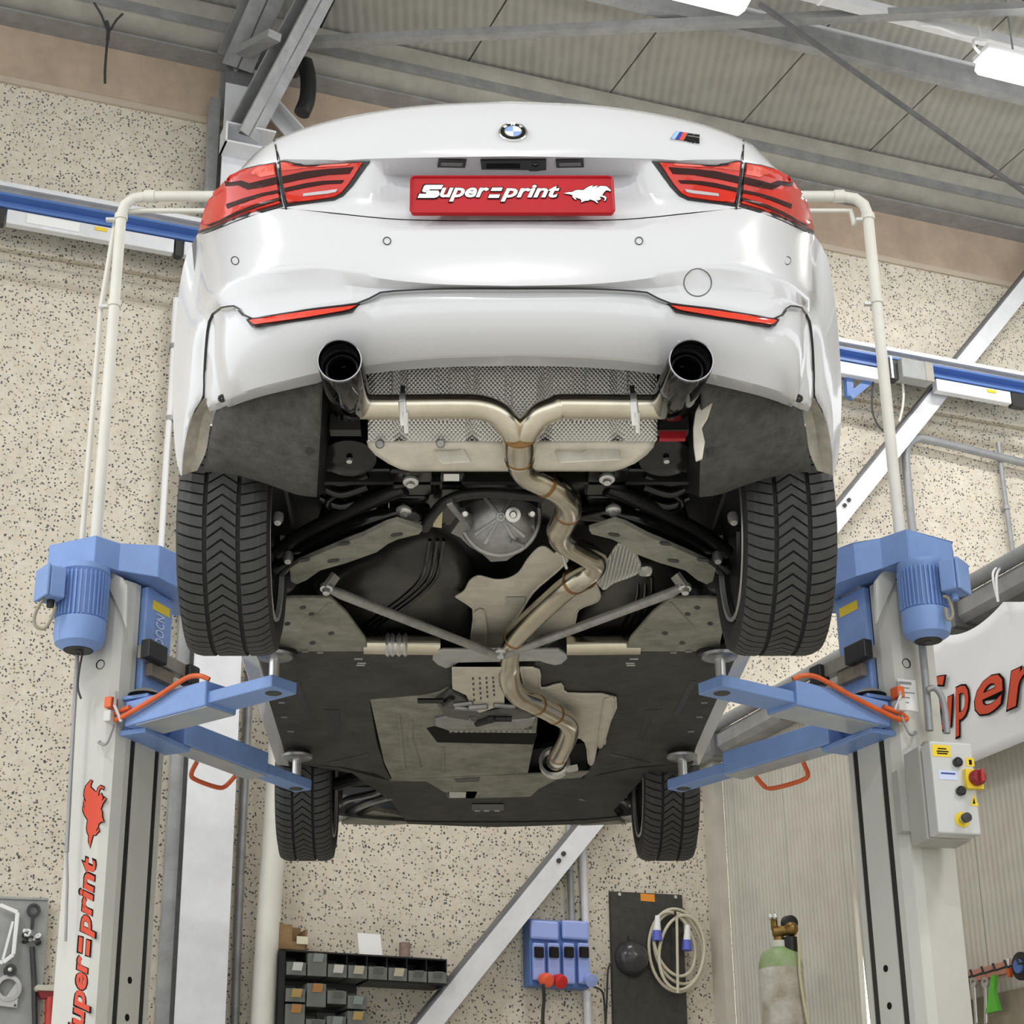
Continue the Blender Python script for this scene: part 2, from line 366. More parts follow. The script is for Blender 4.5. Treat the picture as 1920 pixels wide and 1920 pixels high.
# purlins
def purlin(px, py, label, h=.18):
    u_, n_ = zn(px, py, HC-.005)
    o = thing('roof_purlin', RW(0, n_, HC-h), label, 'beam', 'galvanised roof purlins')
    rprof(M(), -9, 10, [(n_, HC), (n_, HC-h), (n_-.07, HC-h), (n_-.07, HC-h+.012), (n_-.012, HC-h+.012), (n_-.012, HC)]).build('web', galv, o, smooth=0)
    rbox(M(), -9, 10, n_-.02, n_+.012, HC-.02, HC-.002).build('top_lip', galvl, o, smooth=0)
purlin(1400, 235, 'galvanised roof purlin nearest the back wall, just above the white trunk lid')
purlin(1700, 90, 'galvanised roof purlin second from the back wall, behind the lit lamp')
u_, n2 = zn(1700, 90, HC)
# horizontal wind brace under the slabs and thin diagonal tie
def ceilpt(px, py, z): return U(px, py, z=z-H)
a = ceilpt(560, 80, HC-.22); b = ceilpt(1990, 12, HC-.22)
tag(M().bar(a, b, .07, .05).build('wind_brace', galv, smooth=0), 'dark flat brace crossing under the roof slabs almost level, above the trunk', 'brace')
a = ceilpt(1425, 8, HC-.3); b = ceilpt(1990, 410, HC-.3)
tag(M().bar(a, b, .022, .03).build('diagonal_tie', galvd, smooth=0), 'thin steel tie running diagonally from the first lamp down to the right', 'brace')
# lamps and their carrier channel
ZL = 7.05
uA, nA = zn(1840, 122, ZL)
uB = zn(1418, -6, ZL)[0]
def lamp2(u0, u1, n0, label):
    o = thing('ceiling_lamp', RW((u0+u1)/2, n0, ZL), label, 'lamp', 'lit batten lamps')
    rprof(M(), u0+.02, u1-.02, [(n0-.075, ZL+.07), (n0-.1, ZL+.03), (n0-.075, ZL-.015), (n0, ZL-.035), (n0+.075, ZL-.015), (n0+.1, ZL+.03), (n0+.075, ZL+.07)]).build('diffuser', lampm, o, bevel=.01)
    rprof(M(), u0, u1, [(n0-.08, ZL+.07), (n0-.08, ZL+.11), (n0+.08, ZL+.11), (n0+.08, ZL+.07)]).build('housing', whitem, o, smooth=0, bevel=.008)
    for q in (u0+.25, u1-.25): M().cyl(RW(q, n0, ZL+.11), RW(q, n0, HC), .006).build('hanger', galv, o)
    area('roof_area_light', RW((u0+u1)/2, n0, ZL-.05), (0, 0, ROT), u1-u0, .15, 45)
lamp2(uB-1.55, uB, nA, 'lit white batten lamp cut by the top edge, left of the diagonal tie')
lamp2(uA, uA+1.55, nA, 'lit white batten lamp at the right edge with its cable looping up')
nc = zn(1745, 44, HC-.2)[1]
o = thing('cable_channel', RW(1, nc, HC-.22), 'pale cable channel under the roof running above the right hand lamp', 'channel')
rbox(M(), -3, 7, nc-.035, nc+.035, HC-.24, HC-.17).build('channel', galvl, o, smooth=0)
for q in range(8): rbox(M(), -2.2+q*1.1, -2.18+q*1.1, nc-.04, nc+.04, HC-.245, HC-.165).build('strap', whitem, o, smooth=0)
cpts = [ceilpt(1728, 48, HC-.26), ceilpt(1760, 52, HC-.28), ceilpt(1800, 66, HC-.27), ceilpt(1850, 74, HC-.26), ceilpt(1828, 74, HC-.36), ceilpt(1826, 86, HC-.45), RW(uA, nA, ZL+.09)]
tag(M().tube(smoothpath(cpts), .009, 8).build('lamp_cable', whitem), 'thin white cable hanging from the channel to the right hand lamp', 'cable')

# steel column with its rafter feet, upper left
uc0 = W(350, 1500, .2)[0]; uc1 = W(441, 1500, .2)[0]
o = thing('steel_column', RW((uc0+uc1)/2, .1, 0), 'tall pale steel column against the back wall left of the car', 'column')
rbox(M(), uc0, uc1, .185, .2, 0, HC-.35).build('front_flange', galvl, o, smooth=0)
rbox(M(), uc0, uc1, .0, .015, 0, HC).build('rear_flange', galv, o, smooth=0)
rbox(M(), (uc0+uc1)/2-.006, (uc0+uc1)/2+.006, .015, .185, 0, HC-.35).build('web', galv, o, smooth=0)
rbox(M(), uc0-.075, uc0-.01, .06, .12, 0, HC-.6).build('side_angle', galv, o, smooth=0)
cp = lambda px, py: UP(px, py, RW(0, .21, 0), EN)
m = M(); a = cp(410, 90); b = cp(490, 150); um, zmx = W(450, 120, .2)
rbox(M(), uc0-.01, uc1+.03, .2, .225, W(450, 160, .2)[1], HC-.12).build('splice_plate', galvd, o, smooth=0)
for q in range(4):
    for s_ in (0, 1): M().cyl(RW(uc0+.05+s_*.12, .225, W(450, 155, .2)[1]+.07+q*.1), RW(uc0+.05+s_*.12, .245, W(450, 155, .2)[1]+.07+q*.1), .016, n=6).build('bolt', zinc, o)
zs = W(440, 262, .2)[1]
m = M(); rbox(m, uc0-.02, uc1+.03, .2, .36, zs, zs+.012); rbox(m, uc0-.02, uc1+.03, .2, .36, zs-.13, zs-.118); rbox(m, uc0-.02, uc0-.008, .2, .36, zs-.13, zs)
m.build('seat_bracket', galvl, o, smooth=0)
def girder(name, a, b, w, h, label):
    d = (b-a); side = d.cross(EZ).normalized(); up = side.cross(d).normalized()
    g = thing(name, a, label, 'beam')
    M().bar(a-up*(h/2-.006), b-up*(h/2-.006), w, .012).build('lower_flange', galv, g, smooth=0)
    M().bar(a+up*(h/2-.006), b+up*(h/2-.006), w, .012).build('upper_flange', galv, g, smooth=0)
    M().bar(a, b, .012, h).build('web', galvd, g, smooth=0)
a = UP(455, 252, RW(0, .3, 0), EN); b = U(602, -25, z=HC-.1-H)
girder('knee_brace', a, b, .17, .12, 'grey steel knee brace slanting up right from the column seat')
a = UP(440, 118, RW(0, .23, 0), EN); b = U(505, -30, z=HC-.1-H)
girder('rafter', a, b, .2, .16, 'dark grey rafter rising from the column top at upper left')
a = UP(436, 108, RW(0, .24, 0), EN); b = UP(515, 66, RW(0, .7, 0), EN)
tag(M().bar(a, b, .09, .05).build('short_strut', galv, smooth=0), 'short steel strut between the column top and the knee brace', 'brace')
a = UP(498, 195, RW(0, .1, 0), EN); b = UP(600, 310, RW(0, .1, 0), EN)
m = M(); m.bar(a, b, .1, .012, EN); m.bar(a+EN*.04+EZ*.05, b+EN*.04+EZ*.05, .012, .09, EN)
tag(m.build('wall_brace', galvl, smooth=0), 'pale steel angle slanting down behind the trunk lid beside the column', 'brace')
# black hose end hanging by the column
hp = [UP(x, y, RW(0, .4, 0), EN) for x, y in ((571, 116), (577, 140), (578, 165), (575, 190), (566, 212))]
o = thing('air_hose', hp[0], 'thick black bent hose hanging beside the knee brace', 'hose')
M().tube(smoothpath(hp), .05, 14).build('hose', blackp, o, smooth=60)
M().tube([hp[0]+EZ*-.01, hp[0]+EZ*.1-EN*.25], .045, 14).build('inlet', blackp, o, smooth=60)

# long diagonal wall brace with bolt pairs
def dbrace():
    nb = .14; (ua, za), (ub, zb) = W(802, 1925, nb), W(1925, 537, nb)
    a = RW(ua-.1, nb, za-.12); b = RW(ub+.5, nb, zb+.6); d = (b-a).normalized(); up = d.cross(EN).normalized()*-1
    if up.z < 0: up = -up
    a = a-d*1.1
    o = thing('diagonal_brace', a, 'long white steel angle climbing diagonally across the back wall', 'brace')
    M().ob(a-up*.055, b-a, up*.11, EN*.012).build('face_flange', galvl, o, smooth=0)
    M().ob(a+up*.055, b-a, up*.012, EN*-.1).build('edge_flange', galvd, o, smooth=0)
    for x, y in ((1047, 1614), (1056, 1601), (1583, 948), (1591, 938)):
        p = RW(*(lambda q: (q[0], nb+.012, q[1]))(W(x, y, nb+.012)))
        M().cyl(p, p+EN*.012, .014, n=6).build('bolt', darkm, o)
dbrace()
# crane rail on the wall
nr = .25
def strip(name, py0, py1, n0, n1, matr, par, x=100, u0=-7, u1=8): # horizontal strip through image rows py0..py1 at column x
    z1 = W(x, py0, nr)[1]; z0 = W(x, py1, nr)[1]; return rbox(M(), u0, u1, n0, n1, z0, z1).build(name, matr, par, smooth=0)
o = thing('crane_rail', RW(0, nr, W(100, 390, nr)[1]), 'long blue crane rail with a white channel running along the back wall', 'rail')
strip('top_channel', 357, 365, nr-.12, nr, galvl, o)
strip('channel_gap', 365, 375, nr-.12, nr-.03, galv, o)
z1 = W(100, 377, nr)[1]; z0 = W(100, 404, nr)[1]; zz = (z1+z0)/2; hh = (z1-z0)/2
rprof(M(), -7, 8, [(nr-.1, z1), (nr, z1), (nr, z1-.015), (nr-.05, z1-.03), (nr-.05, z0+.03), (nr, z0+.015), (nr, z0), (nr-.1, z0)]).build('blue_beam', blued, o, smooth=0)
zc0, zc1 = W(100, 432, nr)[1], W(100, 406, nr)[1]
us_ = [-7, W(9, 410, nr)[0], W(330, 460, nr)[0], W(343, 460, nr)[0]]
for a, b, mt in ((us_[1], us_[2], galvl), (us_[3], W(380, 460, nr)[0]+.5, galvl), (W(1572, 690, nr)[0], W(1668, 700, nr)[0], galvl), (W(1755, 720, nr)[0], W(1900, 750, nr)[0], galvl)):
    rbox(M(), a+.01, b-.01, nr-.06, nr-.005, zc0, zc1).build('cover_panel', mt, o, smooth=0, bevel=.006)
for a, b in ((us_[1]-.2, us_[1]), (us_[2], us_[3]), (W(1900, 750, nr)[0], W(1925, 750, nr)[0])):
    rbox(M(), a, b, nr-.06, nr-.01, zc0-.01, zc1).build('joint_clip', darkm, o, smooth=0)
a = RW(us_[1]+.14, nr, zc0+.03)
rbox(M(), us_[1]+.12, us_[1]+.42, nr-.004, nr, zc0+.02, zc1-.01).build('access_plate', whitem, o, smooth=0, bevel=.003)
for x, y in ((190, 427), (1858, 722)):
    q, zq = W(x, y, nr); rbox(M(), q-.035, q+.035, nr-.004, nr+.001, zc1-.035, zc1-.015).build('yellow_label', yellow, o, smooth=0)
# trolley box on the rail, right
q0, zq1 = W(1690, 670, nr+.1); q1, zq0 = W(1752, 716, nr+.1)
o = thing('trolley_box', RW(q0, nr, zq0), 'grey junction box clipped to the blue rail right of the car', 'box')
rbox(M(), q0, q1, nr, nr+.1, zq0, zq1).build('body', boardm, o, smooth=0, bevel=.006)
rbox(M(), q1-.06, q1+.0, nr+.1, nr+.104, zq0, zq1).build('end_plate', tanm, o, smooth=0)
rbox(M(), q0-.1, q0, nr-.02, nr+.05, zq0, zq1).build('bracket', darkm, o, smooth=0)
rbox(M(), q0-.06, q0-.045, nr+.05, nr+.06, zq0, zq1+.02).build('clamp_rod', zinc, o, smooth=0)
hp = [UP(x, y, RW(0, nr, 0), EN) for x, y in ((1692, 715), (1694, 740), (1692, 765), (1686, 790))]
M().tube(smoothpath(hp), .008, 8).build('cable_tail', pipew, o)
a, b, c = [UP(x, y, RW(0, .18, 0), EN) for x, y in ((1590, 700), (1592, 745), (1640, 706))]
o = thing('rail_bracket', b, 'blue triangular bracket holding the rail at the car edge', 'bracket')
M().bar(a, b, .05, .04, EN).build('upright', blued, o, smooth=0); M().bar(b, c, .05, .045, EN).build('stay', blued, o, smooth=0)
hp = [UP(x, y, RW(0, .2, 0), EN) for x, y in ((1640, 690), (1636, 730), (1636, 770), (1645, 795), (1660, 812))]
tag(M().tube(smoothpath(hp), .007, 8).build('rail_cable', darkm), 'thin dark cable drooping under the rail beside the blue bracket', 'cable')
def wallpipe(name, pts, n, r, mt, label, cat='pipe', clips=()):
    P = [RW(*(lambda q: (q[0], n, q[1]))(W(x, y, n))) for x, y in pts]
    o = thing(name, P[0], label, cat); M().tube(smoothpath(P, 5) if len(P) > 2 else P, r, 14).build('tube', mt, o, smooth=60)
    for x, y in clips:
        q, z = W(x, y, n); m = M(); m.lathe(RW(q, n, z), EZ, [(r*1.05, -.014), (r*1.35, -.014), (r*1.35, .014), (r*1.05, .014)], 12); rbox(m, q-r*.6, q+r*.6, 0, n-r, z-.014, z+.014); m.build('clip', galv, o)
wallpipe('wall_conduit', [(330, 560), (322, 720), (312, 860), (303, 1010), (290, 1200)], .05, .018, whitem, 'white conduit on the wall just left of the car bumper', clips=((319, 785), (325, 650)))
wallpipe('downpipe', [(536, 1150), (522, 1440), (505, 1700), (492, 1940)], .12, .065, pipew, 'thick cream downpipe on the back wall behind the front left tyre')
wallpipe('wall_trunking', [(470, 1240), (460, 1440), (448, 1700), (440, 1930)], .02, .022, galv, 'grey cable trunking between the pale column and the downpipe')
wallpipe('bent_conduit', [(1712, 1005), (1706, 950), (1699, 870), (1700, 840), (1716, 823), (1750, 827), (1920, 868), (1990, 885)], .07, .028, pipeg, 'grey conduit bent over to the right above the right lift post')
wallpipe('drop_conduit', [(1872, 830), (1880, 900), (1890, 970), (1902, 1060)], .05, .017, pipeg, 'thin grey conduit dropping to the partition rail at far right', clips=((1887, 952),))
wallpipe('socket_conduit', [(1066, 1545), (1069, 1640), (1073, 1735)], .05, .019, pipeg, 'steel conduit dropping into the blue socket box', clips=((1066, 1628),))
wallpipe('socket_trunking', [(1090, 1570), (1094, 1650), (1098, 1735)], .02, .022, galvl, 'grey trunking beside the socket box conduit')
wallpipe('lower_trunking', [(1100, 1858), (1103, 1935)], .02, .022, galvl, 'grey trunking running down below the blue socket box')
# cobweb-like cable stub on the upper wall
hp = [UP(x, y, RW(0, .06, 0), EN) for x, y in ((200, 40), (203, 60), (200, 90), (197, 130), (197, 156))]
o = thing('loose_cable', hp[0], 'thin dark cable hanging over the eave beam at upper left', 'cable')
hp = [UP(x, y, RW(0, ne+.09, 0), EN) for x, y in ((200, 40), (203, 60), (200, 90), (197, 130), (197, 156))]
M().tube(smoothpath(hp), [.012]*10+[.008]*15, 8).build('cable', darkm, o)
hp = [UP(x, y, RW(0, ne+.09, 0), EN) for x, y in ((176, 5), (190, 28), (203, 58), (218, 38), (230, 26))]
M().tube(smoothpath(hp), .007, 8).build('cable_fork', darkm, o)

# ------------------------------------------------------------------ sheet-metal partition on the right
zr0 = D(1345, 1415)[1]; NP = 9.5
def dbox(m, n0, n1, o0, o1, z0, z1): return m.ob(RW(UD-o0, n0, z0), EN*(n1-n0), EU*-(o1-o0), EZ*(z1-z0))
part = struct(dbox(M(), 0, .14, 0, .06, 0, zr0).build('wall_right', mat('partition_frame', (.6, .57, .5), .7, var=.15), smooth=0))
ns = [D(1380, 1600)[0], D(1482, 1700)[0]]; wp = ns[1]-ns[0]
ngap = D(1600, 1600)[0]; zg = D(1600, 1565)[1]
q = ns[0]-wp; edges = [.14]+[ns[0]+i*wp for i in range(0, 16)]
gA = (D(1592, 1560)[0], D(1592, 1560)[1]); gB = (D(1617, 1920)[0], D(1617, 1920)[1]); gC = (D(1632, 1920)[0], D(1632, 1920)[1])
for a, b in zip(edges[:-1], edges[1:]):
    if a < gA[0] < b or a < gB[0] < b:
        if not (a < gA[0] < b): continue
        b = [x for x in edges if x > max(gA[0], gC[0])][0]
        zl = gB[1]; sl = (gB[0]-gA[0])/(gB[1]-gA[1]); sr = (gC[0]-gA[0])/(gC[1]-gA[1])
        n0b = gA[0]-gA[1]*sl; n0c = gA[0]-gA[1]*sr
        for pts in ([(a, 0), (n0b, 0), gA, (gA[0], zr0), (a, zr0)], [(n0c, 0), (b, 0), (b, zr0), (gA[0], zr0), gA]):
            M().prism([RW(UD, n, z) for n, z in pts], EU*.03).build('panel', doorm, part, smooth=0)
    else:
        dbox(M(), a+.003, b-.003, 0, -.03, 0, zr0).build('panel', doorm, part, smooth=0)
    dbox(M(), a-.02, a+.02, -.031, -.034, 0, zr0).build('joint_light_stop', galv, part, smooth=0)  # strip added behind each joint to block the glow from behind
wn = struct(rbox(M(), UD+.55, UD+.58, gA[0]-1.7, gA[0]-.3, 0, gA[1]+.8).build('gap_glow_panel', mat('gap_glow', (1, 1, 1), .6, emit=2.6), smooth=0))  # glowing panel added behind the partition so the gap reads bright
for q_ in (-1.7, -.3): rbox(M(), UD+.52, UD+.55, gA[0]+q_-.03, gA[0]+q_+.03, 0, gA[1]+.8).build('glow_panel_frame', galv, wn, smooth=0) if q_ != 0 else None
# sliding track along its top
o = thing('door_track', RW(UD-.1, 3, zr0), 'grey steel sliding door track sloping up to the right over the partition', 'rail')
zt0 = D(1345, 1415, .1)[1]
M().prism([RW(UD-a, -.0, zt0+b) for a, b in ((0, 0), (.1, 0), (.13, .03), (.13, .1), (.1, .13), (0, .13))], EN*NP).build('track', galv, o, smooth=0)
M().cyl(RW(UD-.14, 0, zt0+.15), RW(UD-.14, NP, zt0+.15), .035).build('top_tube', pipeg, o)
for i in range(12): dbox(M(), .3+i*.8, .34+i*.8, .0, .15, zt0-.02, zt0+.17).build('hanger', galvd, o, smooth=0)

# banner hung on the partition
def banner():
    ob = .16
    def B(px, py): n, z = D(px, py, ob); return n, z
    nl, zlt = B(1690, 1225); nr_, zrt = B(1882, 1128); nb, zlb = B(1740, 1440)
    n_end = nl+(nr_-nl)*2.6; rows = []; top = max(zrt, zlt)
    pk = [nl, B(1770, 1190)[0], nr_, n_end]
    zbm = B(1835, 1424)[1]
    o = thing('cloth_banner', RW(UD-ob, nr_, zbm), 'white cloth banner with red lettering hung on the partition behind the right post', 'banner')
    N_ = 60
    zp = [zlt, B(1770, 1190)[1], zrt, zrt+.05]
    for k in range(N_+1):
        n = nl+(n_end-nl)*k/N_
        for a, b, za, zb in zip(pk[:-1], pk[1:], zp[:-1], zp[1:]):
            if a <= n <= b+1e-6: t = (n-a)/(b-a); zz = za+(zb-za)*t-.5*(b-a)*.42*4*t*(1-t)*.5; break
        col_ = []
        for j in range(13):
            s = j/12; z = zz+(zbm-zz)*s; w = .005*math.sin(n*9+s*2)*(1-s*.4)+.005*math.sin(s*9+n*3)
            col_.append(RW(UD-ob-w, n, z))
        rows.append(col_)
    M().grid(rows).build('cloth', whitec, o, smooth=180, solid=.004)
    def at(px, py): n, z = B(px, py); return RW(UD-ob-.03, n, z)
    tilt = EZ*1
    for ch, x0, x1, yb, yt, xm in (('u', 1760, 1798, 1367, 1310, 1779), ('p', 1797, 1829, 1376, 1284, 1813), ('e', 1836, 1892, 1336, 1268, 1864), ('r', 1893, 1962, 1318, 1248, 1925)):
        na, _ = B(x0, yb); nb_, _ = B(x1, yb); z0 = B(xm, yb)[1]; z1 = B(xm, yt)[1]
        p0 = RW(UD-ob-.012, na, z0); ex = EN*(nb_-na); ey = EZ*(z1-z0)
        text(ch, p0-ex*.06-ey*.04, ex*1.12, ey*1.08, .000, .002, .25, .03).build('letter_outline', blackm, o, smooth=0)
        text(ch, p0, ex, ey, .004, .002, .25, .012).build('letter', redm, o, smooth=0)
    na, z0 = B(1700, 1380); nb_, z1 = B(1776, 1262)
    for s_, g, l, mt, nm in ((1.06, .03, 0, blackm, 'letter_outline'), (1, .01, .004, redm, 'letter')):
        ex = EN*(nb_-na); ey = EZ*(z1-z0); p0 = RW(UD-ob-.012, na, z0)-ex*(s_-1)/2-ey*(s_-1)/2
        text('S', p0, ex*s_, ey*s_, l, .002, .2, g).build(nm, mt, o, smooth=0)
    p0 = at(1882, 1130); p1 = UP(1880, 1060, RW(UD-.14, 0, 0), EU)
    M().tube(smoothpath([p0, p0+EZ*.12+EN*.012, p1, p0+EZ*.14-EN*.012, p0+EZ*.01]), .006, 6).build('hanging_string', whitem, o)
banner()
# tool rail low on the partition
def toolrail():
    ob = .05
    a = UP(1800, 1838, RW(UD-ob, 0, 0), EU); b = UP(1893, 1813, RW(UD-ob, 0, 0), EU); c = a+(b-a)*1.8; k = (b-a).length/93
    o = thing('tool_rail', a, 'pink painted tool rail with hooks low on the partition at far right', 'rack')
    M().bar(a, c, .03, .05).build('bar', mat('pink_paint', (.62, .27, .2), .6, var=.2), o, smooth=0)
    P = lambda px, py, oo=.07: UP(px, py, RW(UD-oo, 0, 0), EU)
    for i in range(8): p = a+(c-a)*(i+.5)/8-EU*.02; M().tube([p, p-EU*.06-EZ*.02, p-EU*.07+EZ*.01], .006, 6).build('hook', darkm, o)
    for nm, x0, x1, lab in (('combination_spanner', 1826, 1831, 'steel spanner hanging on the tool rail, left of the two'), ('combination_spanner', 1848, 1849, 'steel spanner hanging on the tool rail next to the green handle')):
        t = thing(nm, P(x0, 1840), lab, 'spanner', 'spanners on the tool rail')
        p0, p1 = P(x0, 1842), P(x1, 1918)
        M().bar(p0, p1, .02, .008, EU).build('shank', zinc, t, smooth=0, bevel=.002)
        M().lathe(p0, EU, [(.012, -.006), (.024, -.006), (.024, .006), (.012, .006), (.012, -.006)], 14).build('ring_end', zinc, t)
        m = M(); m.bar(p1, p1+(p1-p0).normalized()*.035+EN*.018, .012, .01, EU); m.bar(p1, p1+(p1-p0).normalized()*.035-EN*.018, .012, .01, EU); m.build('jaw', zinc, t, smooth=0)
    t = thing('green_scraper', P(1866, 1830), 'bright green flared plastic handle hanging on the tool rail', 'tool')
    M().prism([P(1865, 1830), P(1872, 1828), P(1870, 1860), P(1879, 1895), P(1855, 1901), P(1860, 1865)], EU*-.02).build('handle', mat('green_plastic', (.12, .5, .05), .45), t, smooth=0, bevel=.003)
    t = thing('dark_strap', P(1806, 1845), 'dark worn leather strap hanging on the left end of the tool rail', 'strap')
    M().prism([P(1800, 1842), P(1818, 1838), P(1822, 1925), P(1806, 1928)], EU*-.008).build('strap', mat('worn_leather', (.16, .14, .1), .8, var=.5), t, smooth=0)
    t = thing('wheel_disc', P(1922, 1810), 'black disc with a blue hub cut by the right edge above the tool rail', 'disc')
    M().lathe(P(1922, 1812), EU, [(.001, -.03), (.03, -.03), (.06, -.025), (.06, .02), (.001, .02)], 24).build('disc', blackp, t)
    M().lathe(P(1922, 1812), EU, [(.001, -.04), (.03, -.04), (.03, -.03)], 20).build('hub', blued, t)
    t = thing('clamp_stub', P(1893, 1800), 'small steel clamp standing on the right end of the tool rail', 'clamp')
    M().bar(P(1893, 1816), P(1890, 1797), .02, .02).build('body', zinc, t, smooth=0, bevel=.004)
    M().bar(P(1893, 1816), P(1894, 1832), .02, .02).build('orange_leg', orange, t, smooth=0, bevel=.003)
    n0 = D(1855, 1900)[0]; z1 = D(1880, 1862)[1]
    struct(M().ob(RW(UD-.02, D(1800, 1880)[0], 0), EN*5, EU*.02, EZ*z1).build('baseboard_right', mat('plinth', (.36, .31, .23), .9, var=.25, vscale=12), smooth=0))
toolrail()

# gas cylinder
def cylinder():
    yc = 3.75; top = U(1470, 1768, y=yc); r = .5*(U(1512, 1850, y=yc)-U(1428, 1850, y=yc)).length
    c = V((U(1470, 1900, y=yc).x, yc, .3)); zs_ = top.z; ax = c.x
    c.z = 0
    o = thing('gas_cylinder', c, 'white gas cylinder with a green shoulder standing before the partition', 'gas cylinder')
    P = lambda px, py: U(px, py, y=yc)
    zg = P(1470, 1818).z; zt_ = P(1470, 1777).z
    M().lathe((ax, yc, 0), EZ, [(.001, .0), (r*.9, 0), (r, .04), (r, zg)], 32).build('body', mat('white_worn_steel', (.72, .71, .67), .45, c2=(.3, .25, .16), vscale=5), o)
    M().lathe((ax, yc, 0), EZ, [(r, zg), (r*.97, zg+.03), (r*.82, zg+.075), (r*.55, zt_-.01), (r*.42, zt_)], 32).build('shoulder', mat('green_worn', (.16, .34, .08), .5, c2=(.42, .45, .3), vscale=7), o, smooth=60)
    M().lathe((ax, yc, 0), EZ, [(r*.42, zt_), (r*.42, zt_+.03), (.02, zt_+.03)], 24).build('neck_ring', pipew, o)
    brass = mat('brass', (.32, .2, .06), .4, metal=.8, var=.4, vscale=30)
    zv = P(1470, 1768).z
    m = M(); m.cyl((ax, yc, zv-.02), (ax, yc, zv+.07), .024); m.cyl((ax-.03, yc-.02, zv+.05), (ax+.075, yc-.02, zv+.055), .024); m.sphere((ax+.055, yc-.03, zv+.06), .034); m.build('valve', brass, o)
    M().cyl((ax-.02, yc-.01, zv+.06), (ax-.02, yc-.01, zv+.115), .017, n=10).build('outlet', brass, o)
    for dx in (-.042, -.018): M().sphere((ax+dx, yc-.04, zv+.115), .014, 10).build('cap_nut', zinc, o)
    p = P(1480, 1731)
    M().lathe(p, (.3, -1, -.1), [(.001, -.02), (.036, -.02), (.036, .02), (.03, .022), (.001, .022)], 24).build('gauge', blackp, o)
    M().lathe((ax+.05, yc-.03, zv-.01), EZ, [(.02, -.04), (.034, -.035), (.034, .03), (.02, .035)], 16).build('regulator', blackp, o)
    hp = [P(1490, 1757), P(1492, 1790), P(1493, 1830), P(1500, 1880), P(1510, 1930)]
    hp = [h+V((0, -r*.9, 0)) for h in hp]
    M().tube(smoothpath(hp), .007, 8).build('hose', mat('pale_hose', (.6, .56, .36), .6), o)
cylinder()

